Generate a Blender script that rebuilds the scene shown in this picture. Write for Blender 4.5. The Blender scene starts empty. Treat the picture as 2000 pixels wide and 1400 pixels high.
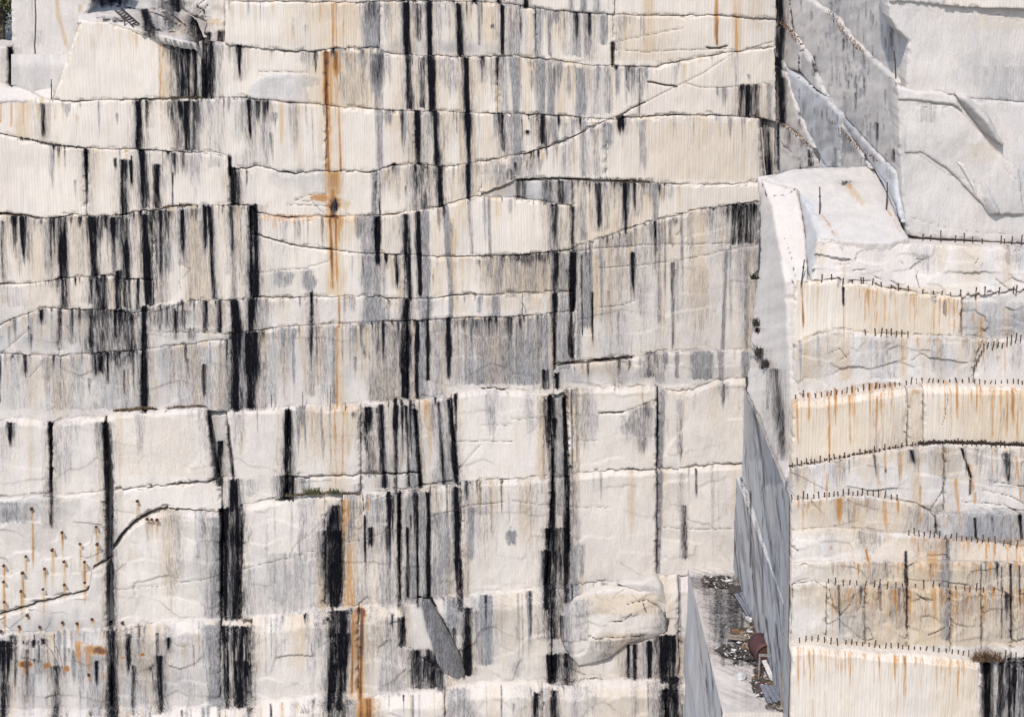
import bpy, bmesh, math, random
import numpy as np
from mathutils import Vector, Matrix
from mathutils.geometry import delaunay_2d_cdt

# ------------------------------------------------------------------ camera, sky, sun, exposure
SC = bpy.context.scene
TH = math.radians(15.0); DIST = 80.0; FPX = 4000.0          # photo is 2000 x 1400 px
CAM = np.array([0.0, -DIST*math.cos(TH), DIST*math.sin(TH)])
cam_d = bpy.data.cameras.new('camera'); cam = bpy.data.objects.new('camera', cam_d)
SC.collection.objects.link(cam); SC.camera = cam
cam.location = CAM; cam.rotation_euler = (math.radians(90)-TH, 0, 0)
cam_d.sensor_width = 36; cam_d.lens = 36*FPX/2000; cam_d.clip_end = 3000; cam_d.clip_start = 0.5
SUN_AZ, SUN_EL = math.radians(-15.0), math.radians(48)          # azimuth measured from the viewer towards the right
world = bpy.data.worlds.new('World'); SC.world = world; world.use_nodes = True
wn = world.node_tree.nodes; wl = world.node_tree.links
sky = wn.new('ShaderNodeTexSky'); sky.sky_type = 'NISHITA'; sky.sun_disc = False
sky.sun_elevation = SUN_EL; sky.sun_rotation = math.radians(180)-SUN_AZ
sky.dust_density = 1.0
wl.new(sky.outputs[0], wn['Background'].inputs[0]); wn['Background'].inputs[1].default_value = 0.15
sd = bpy.data.lights.new('sun', 'SUN'); sun = bpy.data.objects.new('sun', sd); SC.collection.objects.link(sun)
sd.energy = 2.7; sd.angle = math.radians(0.5); sd.color = (1.0, 0.955, 0.89)
SUN_TO = Vector((math.sin(SUN_AZ)*math.cos(SUN_EL), -math.cos(SUN_AZ)*math.cos(SUN_EL), math.sin(SUN_EL)))
sun.rotation_euler = SUN_TO.to_track_quat('Z', 'Y').to_euler(); sun.location = (20, -60, 60)
SC.view_settings.view_transform = 'Standard'; SC.view_settings.look = 'None'
SC.view_settings.exposure = 0.82; SC.view_settings.gamma = 1.0
try: SC.view_settings.use_curve_mapping = False
except Exception: pass

# ------------------------------------------------------------------ helpers
COL = SC.collection
RNG = np.random.RandomState(7); random.seed(7)
st, ct = math.sin(TH), math.cos(TH)
def rays(px, py):
    a = (np.asarray(px, float)-1000)/FPX; b = (700-np.asarray(py, float))/FPX
    a, b = np.broadcast_arrays(a, b)
    return np.stack([a, ct+st*b, -st+ct*b], -1)
def at(px, py, Y):                                           # traced point on the vertical plane y = Y
    d = rays(px, py); t = (np.asarray(Y, float)-CAM[1])/d[..., 1]
    return CAM+d*t[..., None]
def at_z(px, py, z):
    d = rays(px, py); t = (z-CAM[2])/d[..., 2]
    return CAM+d*t[..., None]
def at_x(px, py, x):
    d = rays(px, py); t = (x-CAM[0])/d[..., 0]
    return CAM+d*t[..., None]
def plane_proj(A, B, C):
    A, B, C = map(np.array, (A, B, C)); n = np.cross(B-A, C-A); n = n/np.linalg.norm(n)
    if n@(CAM-A) < 0: n = -n
    def f(px, py):
        d = rays(px, py); t = ((A-CAM)@n)/(d@n)
        return CAM+d*t[..., None]
    f.n = n
    return f
def y_proj(Y):
    def f(px, py): return at(px, py, Y)
    f.n = np.array([0, -1., 0]); return f
def proj(P):                                                 # world -> photo px (for tracing stains)
    v = P-CAM; dep = v[..., 1]*ct-v[..., 2]*st
    return 1000+FPX*v[..., 0]/dep, 700-FPX*(v[..., 1]*st+v[..., 2]*ct)/dep

TAB = np.random.RandomState(3).rand(256, 256)
def vnoise(x, y):
    x = np.asarray(x, float); y = np.asarray(y, float)
    xi = np.floor(x).astype(int); yi = np.floor(y).astype(int); fx = x-xi; fy = y-yi
    fx = fx*fx*(3-2*fx); fy = fy*fy*(3-2*fy)
    a = TAB[xi & 255, yi & 255]; b = TAB[(xi+1) & 255, yi & 255]; c = TAB[xi & 255, (yi+1) & 255]; d = TAB[(xi+1) & 255, (yi+1) & 255]
    return (a*(1-fx)+b*fx)*(1-fy)+(c*(1-fx)+d*fx)*fy-0.5
def fbm(x, y, o=4):
    s = 0; a = 1.0; f = 1.0
    for i in range(o):
        s = s+a*vnoise(x*f+13.7*i, y*f+7.1*i); a *= .5; f *= 2.03
    return s
def facets(x, z, cx, cz, amp, seed=0.0):                     # broken, planar cells: each its own level and tilt
    u = x/cx+.35*fbm(x/cx*.9+seed, z/cz*.9, 2); v = z/cz+.35*fbm(x/cx*.9, z/cz*.9+seed+9, 2)
    iu = np.floor(u).astype(int); iv = np.floor(v).astype(int); best = np.full(u.shape, 1e9); h = np.zeros(u.shape); k = int(seed*7)
    for a in (-1, 0, 1):
        for b in (-1, 0, 1):
            i = (iu+a+k) & 255; j = (iv+b+k*3) & 255
            du = u-(iu+a+.1+.8*TAB[i, j]); dv = v-(iv+b+.1+.8*TAB[j, i]); d = du*du+dv*dv; m = d < best
            q = (TAB[(i+57) & 255, j]-.5)*1.3+du*(TAB[i, (j+91) & 255]-.5)*2+dv*(TAB[(i+13) & 255, (j+37) & 255]-.5)*2
            h = np.where(m, q, h); best = np.where(m, d, best)
    return amp*h
def pts(s):
    return np.array([[float(v) for v in p.split(',')] for p in s.split()])
class Line:                                                  # a traced joint, ragged in its own way
    n = 0
    def __init__(self, s, amp=1.6, gap=1.3, wide=()):
        self.wide = wide
        p = pts(s); self.x = p[:, 0]; self.y = p[:, 1]; self.amp = amp; self.gap = gap
        Line.n += 1; self.k = Line.n*9.37
    def opening(self, x):                                    # stretches where the joint gapes
        g = 0*x
        for a, b, w in self.wide: g = np.maximum(g, w*np.clip(np.minimum(x-a, b-x)/12, 0, 1)*(1+.8*vnoise(x/11, self.k+0*x)))
        return g
    def __call__(self, x):
        x = np.asarray(x, float)
        y = np.interp(x, self.x, self.y)
        return y+self.amp*(1.6*vnoise(x/34, self.k+0*x)+1.2*vnoise(x/9, self.k+5+0*x)+.7*vnoise(x/4, self.k+9+0*x)+1.3*(TAB[np.floor(x/13+1.5*vnoise(x/9, self.k+0*x)).astype(int) & 255, int(self.k) & 255]-.5))
def edge_fn(e):
    if isinstance(e, (int, float)): e = [(e, -200), (e, 1600)]
    if isinstance(e, str): e = pts(e)
    e = np.array(e, float); k = RNG.rand()*90
    def f(y):
        y = np.asarray(y, float)
        return np.interp(y, e[:, 1], e[:, 0])+2.2*vnoise(y/26, k+0*y)+1.4*vnoise(y/7, k+3+0*y)
    return f

# ------------------------------------------------------------------ materials
def newmat(name):
    m = bpy.data.materials.new(name); m.use_nodes = True
    return m, m.node_tree.nodes, m.node_tree.links, m.node_tree.nodes['Principled BSDF']
class NB:                                                    # tiny node builder
    def __init__(s, nt): s.nt = nt; s.n = nt.nodes; s.l = nt.links
    def put(s, sock, v):
        if isinstance(v, bpy.types.NodeSocket): s.l.new(v, sock)
        else: sock.default_value = v
    def math(s, op, a, b=0.0, clamp=False):
        n = s.n.new('ShaderNodeMath'); n.operation = op; n.use_clamp = clamp
        s.put(n.inputs[0], a); s.put(n.inputs[1], b); return n.outputs[0]
    def mix(s, f, a, b, mode='MIX'):
        n = s.n.new('ShaderNodeMix'); n.data_type = 'RGBA'; n.blend_type = mode
        s.put(n.inputs[0], f)
        for k, v in ((6, a), (7, b)):
            s.put(n.inputs[k], v if isinstance(v, bpy.types.NodeSocket) else tuple(v)+(1,))
        return n.outputs[2]
    def noise(s, vec, scale, detail=3, rough=.55, dist=0.0):
        n = s.n.new('ShaderNodeTexNoise'); s.put(n.inputs['Vector'], vec)
        n.inputs['Scale'].default_value = scale; n.inputs['Detail'].default_value = detail
        n.inputs['Roughness'].default_value = rough; n.inputs['Distortion'].default_value = dist
        return n.outputs[0]
    def mapv(s, vec, sc, rot=(0, 0, 0), loc=(0, 0, 0)):
        n = s.n.new('ShaderNodeMapping'); s.put(n.inputs[0], vec); n.inputs['Scale'].default_value = sc
        n.inputs['Rotation'].default_value = rot; n.inputs['Location'].default_value = loc; return n.outputs[0]
    def ramp(s, v, lo, hi):
        n = s.n.new('ShaderNodeMapRange'); n.interpolation_type = 'SMOOTHSTEP'
        s.put(n.inputs[0], v); n.inputs[1].default_value = lo; n.inputs[2].default_value = hi; return n.outputs[0]

def rock_material(name='granite', pale=(.480, .442, .418), cream=(.505, .450, .384)):
    m, n, l, bsdf = newmat(name); b = NB(m.node_tree)
    geo = n.new('ShaderNodeNewGeometry').outputs['Position']
    def attr(name):
        a = n.new('ShaderNodeAttribute'); a.attribute_name = name
        s = n.new('ShaderNodeSeparateColor'); l.new(a.outputs['Color'], s.inputs[0])
        return s.outputs[0], s.outputs[1], s.outputs[2], a.outputs['Alpha']
    aK, aG, aR, aT = attr('stain'); tW, tG, tD, tX = attr('tone')
    # streak noises: narrow across, long down the wall
    flow = b.mapv(geo, (1, 1, .07)); s1 = b.noise(flow, 13, 4, .62, .4)
    flow2 = b.mapv(geo, (1, 1, .16), loc=(7, 3, 1)); s2 = b.noise(flow2, 24, 3, .6, .3)
    speck = b.noise(geo, 22, 3, .65)
    s0 = b.noise(b.mapv(geo, (1, 1, .13), loc=(1, 5, 8)), 3.2, 3, .6, .3)
    s3 = b.noise(b.mapv(geo, (1, 1, .05), loc=(2, 8, 3)), 36, 2, .6, .2)
    sn = b.math('ADD', b.math('MULTIPLY', s1, .34), b.math('ADD', b.math('MULTIPLY', s2, .20), b.math('ADD', b.math('MULTIPLY', s0, .18), b.math('ADD', b.math('MULTIPLY', speck, .08), b.math('MULTIPLY', s3, .20)))))
    sc = b.math('SUBTRACT', sn, .5)
    n01 = b.ramp(sn, .36, .64)
    def mask(a, hard=1.25, lo=-.30, hi=.36):
        v = b.math('SUBTRACT', b.math('MULTIPLY', a, hard), b.math('ADD', b.math('MULTIPLY', n01, .54), .23))
        return b.math('MULTIPLY', b.ramp(v, lo, hi), b.math('MULTIPLY', a, 7.0, True))
    big = b.noise(b.mapv(geo, (1, 1, .6)), .45, 3, .5)
    med = b.noise(b.mapv(geo, (1, 1, .35), loc=(3, 9, 2)), 2.2, 4, .6)
    base = b.mix(tW, pale, cream)
    base = b.mix(b.math('MULTIPLY', b.ramp(big, .35, .7), .6), base, (.45, .405, .375))
    # faint long streaks everywhere
    base = b.mix(b.math('MULTIPLY', b.ramp(s0, .46, .72), .34), base, (.40, .345, .285))
    base = b.mix(b.math('MULTIPLY', b.ramp(b.noise(b.mapv(geo, (1, 1, .1), loc=(9, 1, 4)), 1.3, 3, .6, .3), .5, .75), .30), base, (.34, .335, .34))
    base = b.mix(b.math('MULTIPLY', b.ramp(s1, .5, .78), .30), base, (.37, .30, .225))
    base = b.mix(b.math('MULTIPLY', b.ramp(s2, .5, .82), .18), base, (.29, .27, .26))
    base = b.mix(b.math('MULTIPLY', b.ramp(b.noise(geo, 48, 2, .7), .45, .8), .20), base, (.27, .26, .26))
    gm = b.math('MULTIPLY', tG, b.math('ADD', .45, b.math('MULTIPLY', b.ramp(b.math('ADD', med, b.math('MULTIPLY', sc, .8)), .3, .75), .75)), True)
    base = b.mix(gm, base, (.265, .258, .256))
    # drill-hole flutes: colour a touch darker in the grooves
    sx = n.new('ShaderNodeSeparateXYZ'); l.new(geo, sx.inputs[0])
    ux = b.math('ADD', sx.outputs[0], b.math('MULTIPLY', sx.outputs[1], .35))
    wob = b.math('ADD', b.math('MULTIPLY', ux, 55.0), b.math('MULTIPLY', b.noise(b.mapv(geo, (1, 1, .02)), 6, 2), 14.0))
    flute = b.math('SINE', wob)
    fl01 = b.math('MULTIPLY', b.math('ADD', b.math('MULTIPLY', flute, .5), .5), tD)
    base = b.mix(b.math('MULTIPLY', fl01, .22), base, (.36, .29, .21))
    T = mask(aT, 1.2, -.58, .5); c = b.mix(b.math('MULTIPLY', T, .82), base, (.355, .265, .165))
    G = mask(aG, 1.22, -.52, .42); gcol = b.mix(b.ramp(s2, .35, .65), (.07, .07, .079), (.17, .17, .182))
    c = b.mix(b.math('MULTIPLY', G, .82), c, gcol)
    R = mask(aR, 1.2, -.45, .4); rcol = b.mix(b.ramp(b.math('ADD', aR, b.math('MULTIPLY', sc, 1.8)), .42, 1.05), (.32, .155, .045), (.075, .026, .013))
    c = b.mix(b.math('MULTIPLY', R, .92), c, rcol)
    K0 = mask(aK, 1.25, -.62, .42); c = b.mix(b.math('MULTIPLY', K0, .78), c, (.085, .08, .082))
    K = mask(aK, 1.28, -.22, .50); kcol = b.mix(b.ramp(s2, .42, .72), (.003, .0032, .0055), (.011, .010, .0105))
    c = b.mix(b.math('MULTIPLY', K, 1.0), c, kcol)
    c = b.mix(b.ramp(b.math('ADD', tX, b.math('MULTIPLY', sc, b.math('MULTIPLY', tX, 1.2))), .18, .8), c, (.045, .034, .026))
    l.new(c, bsdf.inputs['Base Color'])
    bsdf.inputs['Roughness'].default_value = .82; bsdf.inputs['Specular IOR Level'].default_value = .03
    # relief
    nd = b.math('SUBTRACT', 1.0, b.math('MULTIPLY', tD, .85))
    rough = b.noise(b.mapv(geo, (1, 1, .7)), 14, 5, .7, .3)
    ch0 = b.noise(b.mapv(geo, (1, 1, .14), rot=(0, -.16, 0)), 15, 3, .65, .6)
    chis = b.math('ABSOLUTE', b.math('SUBTRACT', ch0, .5))
    h = b.math('MULTIPLY', b.math('ADD', b.math('MULTIPLY', rough, .035), b.math('MULTIPLY', chis, -.12)), nd)
    h = b.math('ADD', h, b.math('MULTIPLY', b.math('MULTIPLY', flute, tD), .009))
    bump = n.new('ShaderNodeBump'); bump.inputs['Strength'].default_value = .55; bump.inputs['Distance'].default_value = 1.0
    l.new(h, bump.inputs['Height']); l.new(bump.outputs[0], bsdf.inputs['Normal'])
    return m
ROCK = rock_material(); SHADE_BLUE = rock_material('shade_blue_granite', (.43, .445, .475), (.45, .45, .46))  # cooler copy of the granite, blue of shaded faces put into its colour
def plain(name, col, rough=.7, metal=0.0, var=.4, scale=14, col2=None):
    m, n, l, bsdf = newmat(name); b = NB(m.node_tree)
    tc = n.new('ShaderNodeTexCoord').outputs['Object']
    f = b.ramp(b.noise(tc, scale, 4, .65), .35, .7)
    c2 = col2 or tuple(v*(1-var) for v in col)
    l.new(b.mix(f, col, c2), bsdf.inputs['Base Color'])
    bsdf.inputs['Roughness'].default_value = rough; bsdf.inputs['Metallic'].default_value = metal
    bump = n.new('ShaderNodeBump'); bump.inputs['Strength'].default_value = .3; bump.inputs['Distance'].default_value = .02
    l.new(b.noise(tc, scale*3, 3), bump.inputs['Height']); l.new(bump.outputs[0], bsdf.inputs['Normal'])
    return m
M_RUST = plain('rusty_iron', (.075, .028, .016), .85, .2, .6, 30, (.022, .012, .010))
M_IRON = plain('dark_iron', (.035, .032, .032), .7, .4, .5, 20, (.07, .035, .02))
M_BARREL = plain('barrel_paint', (.045, .022, .030), .6, .2, .5, 5, (.075, .022, .014))
M_WOOD = plain('weathered_wood', (.22, .19, .16), .9, 0, .5, 9, (.12, .09, .065))
M_WOODB = plain('grey_blue_boards', (.16, .17, .20), .9, 0, .5, 9, (.09, .09, .11))
M_STEEL = plain('grey_steel', (.30, .29, .28), .5, .5, .4, 9)
M_DRY = plain('dry_grass', (.13, .085, .042), .95, 0, .6, 3, (.05, .035, .022))
M_GREEN = plain('leaf', (.075, .085, .03), .9, 0, .5, 3, (.10, .085, .035))
M_BARK = plain('bark', (.06, .045, .035), .95, 0, .5, 8)
M_DIRT = plain('dark_soil', (.028, .025, .023), .95, 0, .5, 12, (.055, .043, .034))
M_BROWN = plain('brown_litter', (.14, .075, .035), .95, 0, .5, 12, (.06, .035, .02))
M_RUBBLE = plain('pale_rubble', (.42, .40, .38), .9, 0, .3, 6, (.25, .24, .24))

# ------------------------------------------------------------------ objects
def tag(o, label=None, cat=None, group=None, kind=None):
    for k, v in (('label', label), ('category', cat), ('group', group), ('kind', kind)):
        if v: o[k] = v
    return o
def empty(name, loc, label, cat, group=None, kind=None):
    o = bpy.data.objects.new(name, None); COL.objects.link(o); o.location = loc; o.empty_display_size = .3
    return tag(o, label, cat, group, kind)
def link(name, me, mat, parent=None):
    o = bpy.data.objects.new(name, me); COL.objects.link(o)
    if mat and not me.materials: me.materials.append(mat)
    if parent:
        o.parent = parent; o.location = -Vector(parent.location) if parent.rotation_euler.z == 0 else o.location
    return o
def raw_mesh(name, V, F, smooth=True):
    me = bpy.data.meshes.new(name); V = np.asarray(V, np.float32); F = np.asarray(F, np.int32)
    me.vertices.add(len(V)); me.vertices.foreach_set('co', V.ravel())
    k = F.shape[1]; me.loops.add(F.size); me.loops.foreach_set('vertex_index', F.ravel())
    me.polygons.add(len(F)); me.polygons.foreach_set('loop_start', np.arange(0, F.size, k, dtype=np.int32))
    me.update(calc_edges=True)
    me.polygons.foreach_set('use_smooth', np.full(len(F), smooth)); me.validate()
    return me
STREAKS = {}; CRACKS = {}; TONES = {}; BLOTS = {}
def paint(me, V, grp, tone):
    V = np.asarray(V, float); px, py = proj(V)
    S = np.zeros((len(V), 4)); T = np.zeros((len(V), 4)); T[:] = tone
    x0, x1, y0, y1 = px.min(), px.max(), py.min(), py.max()
    for (ch, xt, wt, ya, yb, xb, wb, s, taper) in STREAKS.get(grp, ()):
        if yb < y0 or ya > y1 or max(xt+wt, xb+wb) < x0 or min(xt-wt, xb-wb) > x1: continue
        m = np.where((py > ya-4) & (py < yb+14+.6*taper*(yb-ya)) & (px > min(xt, xb)-max(wt, wb)-24) & (px < max(xt, xb)+max(wt, wb)+24))[0]
        if not len(m): continue
        x = px[m]; y = py[m]; k = xt*.37+ya*.11
        dr = vnoise(x/2.6, k+0*x)+.6*vnoise(x/6., k+3+0*x)
        y0_ = ya-1+5*vnoise(x/3.1, k+7+0*x); y1_ = yb+dr*(6+.75*taper*(yb-ya))
        v = (y-y0_)/np.maximum(y1_-y0_, 1)
        wave = 2.0*vnoise(y/60, k+0*y)+.7*vnoise(y/22, k+4+0*y)
        xc = xt+(xb-xt)*v+wave*min(1, wt/9); w = (wt+(wb-wt)*np.clip(v, 0, 1))*(1.08+.6*vnoise(y/45, k+8+0*y)+.12*vnoise(y/14, k+18+0*y))
        if taper: w = w*np.clip((1-v)/taper, .25, 1)**.5
        soft = 2.0+.42*w
        a = np.clip(.5+(w/2-abs(x-xc))/soft, 0, 1)*(1+.45*vnoise(y/70, k+30+0*y)-.05)
        a = a*(1+.55*vnoise(x/3.2, k+50+y/110)+.25*vnoise(x/7, k+60+y/40)) if ch < 3 else a
        a = np.clip(a, 0, 1)*np.clip((y-y0_+1)/3, 0, 1)
        a *= np.clip((1-v)/max(taper*.8, .02), 0, 1)**.7
        if ch == 0: a *= 1-.15*np.clip(v, 0, 1)*(1+1.2*vnoise(k*2.3, 4.4))
        if wt > 12 and ch < 2:                               # broad runs are many runs side by side
            a = a*(.90+.55*vnoise(x/4.5, k+y/160)+.30*vnoise(x/11, k+40+y/60)+.25*vnoise(x/9, y/24+k))
            a = np.clip(a, 0, 1)
        S[m, ch] = np.maximum(S[m, ch], a*s)
        if ch == 0 and s > .6 and wt > 6:                    # damp grey or tan feather beside a black run
            side = 1 if vnoise(k*3.1, 2.2) > 0 else -1; c2 = 1 if vnoise(k*1.7, 9.) > -.08 else 3
            xh = xc+side*w*.55; ah = np.clip(.62-abs(x-xh)/(w*1.1+4), 0, 1)*np.clip((y-ya+2)/4, 0, 1)*np.clip((yb-y)/5+.5, 0, 1)
            hz = np.exp(-((x-xc)/(w*.6+13))**2)*np.clip((y-ya+2)/4, 0, 1)*np.clip((yb-y)/9+.5, 0, 1)
            S[m, 1] = np.maximum(S[m, 1], .36*hz); S[m, 3] = np.maximum(S[m, 3], .30*hz)
            S[m, c2] = np.maximum(S[m, c2], ah*(.9 if c2 == 1 else .7))
    for (cx, cy, rx, ry, ch, sv) in BLOTS.get(grp, ()):
        if cx+2*rx < x0 or cx-2*rx > x1 or cy+2*ry < y0 or cy-2*ry > y1: continue
        q = ((px-cx)/rx)**2+((py-cy)/ry)**2+1.1*fbm(px/9+cx, py/11, 3)
        S[:, ch] = np.maximum(S[:, ch], sv*np.clip(1.25-q, 0, 1))
    for (P, w, d) in CRACKS.get(grp, ()):
        m = np.where((px > P[:, 0].min()-5) & (px < P[:, 0].max()+5) & (py > P[:, 1].min()-5) & (py < P[:, 1].max()+5))[0]
        if not len(m): continue
        dd = seg_dist(px[m], py[m], P)
        w = w*1.12
        T[m, 3] = np.maximum(T[m, 3], d*np.clip(1.15-dd/w, 0, 1))
    for (cx, cy, rx, ry, ch, s) in TONES.get(grp, ()):
        q = ((px-cx)/rx)**2+((py-cy)/ry)**2+.8*fbm(px/30, py/30, 3)
        a = np.clip(1.3-q, 0, 1)*s
        T[:, ch] = np.clip(T[:, ch]+a, 0, 1)
    for nm, A in (('stain', S), ('tone', T)):
        at_ = me.attributes.new(nm, 'FLOAT_COLOR', 'POINT'); at_.data.foreach_set('color', A.astype(np.float32).ravel())
def seg_dist(x, y, P):
    best = np.full(len(x), 1e9)
    for (ax, ay), (bx, by) in zip(P[:-1], P[1:]):
        dx, dy = bx-ax, by-ay; L = dx*dx+dy*dy+1e-9
        t = np.clip(((x-ax)*dx+(y-ay)*dy)/L, 0, 1)
        best = np.minimum(best, np.hypot(x-ax-t*dx, y-ay-t*dy))
    return best
def crack_depth(px, py, grp):
    out = np.zeros(px.shape)
    for (P, w, d) in CRACKS.get(grp, ()):
        m = (px > P[:, 0].min()-5) & (px < P[:, 0].max()+5) & (py > P[:, 1].min()-5) & (py < P[:, 1].max()+5)
        if not m.any(): continue
        out[m] = np.maximum(out[m], .05*d*np.clip(1.3-seg_dist(px[m], py[m], P)/w, 0, 1))
    return out

def block(parent, top, bot, left, right, Y, grp='M', tone=(.5, .1, 0, 0), rnd=.03, bulge=.06, chis=.012, sx=2.2, sy=2.6,
          tilt=0.0, yaw=0.0, depth=1.5, name='stone_block', label=None, P=None, facet=None, topbev=None, tpad=(1.0, .45, .16, .05), lip=0.0):
    """one block of the face: ragged front grid, rounded arrises, top / side / bottom returns going back into the rock"""
    tf = top if callable(top) else (lambda x: np.interp(x, [-500, 2500], [top, top]))
    bf = bot if callable(bot) else (lambda x: np.interp(x, [-500, 2500], [bot, bot]))
    lf, rf = edge_fn(left), edge_fn(right); seed0 = 3.3
    gt = getattr(top, 'gap', 0); gb = getattr(bot, 'gap', 0)
    xm = np.linspace(float(lf(np.array(500.))), float(rf(np.array(500.))), 30)
    H = max(4, float(np.max(bf(xm)-tf(xm))))
    ym = float(np.mean(tf(xm)))
    W = float(np.max(rf(np.linspace(ym, ym+H, 9))-lf(np.linspace(ym, ym+H, 9))))
    nx = max(4, int(W/sx)); ny = max(4, int(H/sy))
    u, v = np.meshgrid(np.linspace(0, 1, nx), np.linspace(0, 1, ny)); y = ym+v*H; x = 0
    for _ in range(4):
        xl, xr = lf(y), rf(y); x = xl+(xr-xl)*u
        gv = np.clip(.40+1.9*vnoise(x/40, seed0+y/300), .0, 1.6); t_, b_ = tf(x)+gt*gv, bf(x)-gb*gv
        if hasattr(top, 'opening'): t_ = t_+top.opening(x)
        if hasattr(bot, 'opening'): b_ = b_-bot.opening(x)
        b_ = np.maximum(b_, t_+.8); y = t_+(b_-t_)*v
    pr = P or y_proj(0)
    X0 = at(x, y, Y) if P is None else P(x, y)
    nrm = np.array([0, -1., 0]) if P is None else P.n
    sxw = X0[..., 0]+X0[..., 1]*.7; szw = X0[..., 2]
    seed = RNG.rand()*50
    d = np.minimum(np.minimum(y-t_, b_-y), np.minimum(x-xl, xr-x))
    chip = np.clip(facets(x, y, 15, 11, 1.0, seed)+.35, 0, 1.3)
    er = 1.5+5.5*chip
    back = (rnd*.5+rnd*2.2*chip)*np.clip(1-d/er, 0, 1)
    rel = bulge*2*fbm(sxw/2.6+seed, szw/2.6, 3)+chis*2*fbm(sxw/.28, szw/.6+seed, 3)
    rel = rel+tilt*(v-.5)+yaw*(u-.5)
    if facet: rel = rel+facets(sxw, szw, facet[0], facet[1], facet[2], seed)
    if topbev:                                               # sloping, broken shoulder along the top of a course
        bw = topbev[0]*(1+.5*vnoise(x/40+seed, seed+0*x)); rel = rel+topbev[1]*np.clip(1-(y-t_)/bw, 0, 1)
    if lip: rel = rel-lip*np.clip(1-(b_-y)/9, 0, 1)
    off = back+rel+crack_depth(x, y, grp)
    V = X0-nrm*off[..., None]
    # returns
    nt = len(tpad); Vp = np.pad(V, ((nt, 1), (1, 1), (0, 0)), mode='edge')
    bk = np.zeros(Vp.shape[:2])
    for i, q in enumerate(tpad): bk[i, :] = np.maximum(bk[i, :], q*depth)
    bk[-1, :] = depth; bk[:, 0] = depth; bk[:, -1] = depth
    Vp = Vp-nrm*bk[..., None]
    Vp[:nt, :, 2] += (.05*vnoise(Vp[:nt, :, 0]*2, Vp[:nt, :, 1]*2))+.04*bk[:nt, :]
    ny2, nx2 = Vp.shape[:2]
    idx = np.arange(ny2*nx2).reshape(ny2, nx2)
    F = np.stack([idx[:-1, :-1], idx[1:, :-1], idx[1:, 1:], idx[:-1, 1:]], -1).reshape(-1, 4)
    me = raw_mesh(name, Vp.reshape(-1, 3), F)
    paint(me, Vp.reshape(-1, 3), grp, tone)
    o = link(name, me, ROCK, parent)
    if label: o['label'] = label
    return o
def inside(x, y, P):
    r = np.zeros(x.shape, bool); n = len(P)
    for i in range(n):
        x1, y1 = P[i]; x2, y2 = P[(i+1) % n]
        c = ((y1 > y) != (y2 > y)) & (x < (x2-x1)*(y-y1)/((y2-y1) or 1e-9)+x1); r ^= c
    return r
def poly(parent, outline, P, grp='M', tone=(.5, .1, 0, 0), step=3.2, rel=.05, chis=.01, rnd=.05, depth=1.0, dirn=None,
         name='stone_block', label=None, dome=0.0, jag=1.2, relscale=1.5, facet=None, mat=None):
    """one traced facet or boulder: triangulated face on its own plane, with thickness behind it"""
    Q = pts(outline) if isinstance(outline, str) else np.array(outline, float)
    B = []
    for i in range(len(Q)):
        a, c = Q[i], Q[(i+1) % len(Q)]; L = np.hypot(*(c-a)); k = max(1, int(L/step)); nn = np.array([c[1]-a[1], a[0]-c[0]])/max(L, 1e-6)
        for j in range(k):
            p = a+(c-a)*j/k
            w = 1.0 if 0 < j < k else .3
            B.append(p+nn*w*jag*(2*vnoise(p[0]/14+p[1]/9, p[1]/14-p[0]/11)+1.3*vnoise(p[0]/4, p[1]/4)))
    B = np.array(B)
    gx, gy = np.meshgrid(np.arange(B[:, 0].min(), B[:, 0].max(), step), np.arange(B[:, 1].min(), B[:, 1].max(), step))
    gx = gx.ravel()+.3*step*(RNG.rand(gx.size)-.5); gy = gy.ravel()+.3*step*(RNG.rand(gy.size)-.5)
    dB = seg_dist(gx, gy, np.vstack([B, B[:1]]))
    m = inside(gx, gy, B) & (dB > step*.55)
    A = np.vstack([B, np.stack([gx[m], gy[m]], -1)]); n = len(B)
    r = delaunay_2d_cdt([Vector(p) for p in A], [], [list(range(n))], 1, 1e-4)
    A2 = np.array([list(p) for p in r[0]]); F = [f for f in r[2] if len(f) == 3]; x, y = A2[:, 0], A2[:, 1]
    X0 = P(x, y); nrm = P.n
    d = seg_dist(x, y, np.vstack([B, B[:1]])); seed = RNG.rand()*40
    hx = X0[:, 0]+X0[:, 1]*.6; hz = X0[:, 2]+X0[:, 1]*.5
    off = rnd*np.clip(1-d/4, 0, 1)**2+rel*2*fbm(hx/relscale+seed, hz/relscale, 4)+chis*2*fbm(hx/.25, hz/.35+seed, 2)+crack_depth(x, y, grp)
    if facet: off = off+facets(hx, hz, facet[0], facet[1], facet[2], seed)
    if dome: off = off-dome*np.sqrt(np.clip(d/max(d.max(), 1), 0, 1))
    V = X0-nrm*off[:, None]
    dv = np.array(dirn, float) if dirn is not None else -nrm*depth
    # boundary loop returns
    on = np.array([r[0].__len__()])
    edges = {}
    for f in F:
        for i in range(3):
            e = (f[i], f[(i+1) % 3]); edges[e] = 1
    bd = [e for e in edges if (e[1], e[0]) not in edges]
    N = len(V); ring = {}; VV = list(V); FF = [tuple(f) for f in F]
    for e in bd:
        for q in e:
            if q not in ring: ring[q] = len(VV); VV.append(V[q]+dv)
    for a, c in bd:
        FF.append((c, a, ring[a])); FF.append((c, ring[a], ring[c]))
    VV = np.array(VV); FF = np.array(FF, int)
    # face orientation towards the viewer
    t0 = FF[0]; nn = np.cross(VV[t0[1]]-VV[t0[0]], VV[t0[2]]-VV[t0[0]])
    if nn@nrm < 0: FF = FF[:, ::-1]
    me = raw_mesh(name, VV, FF); paint(me, VV, grp, tone)
    o = link(name, me, mat or ROCK, parent)
    if label: o['label'] = label
    return o
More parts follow.
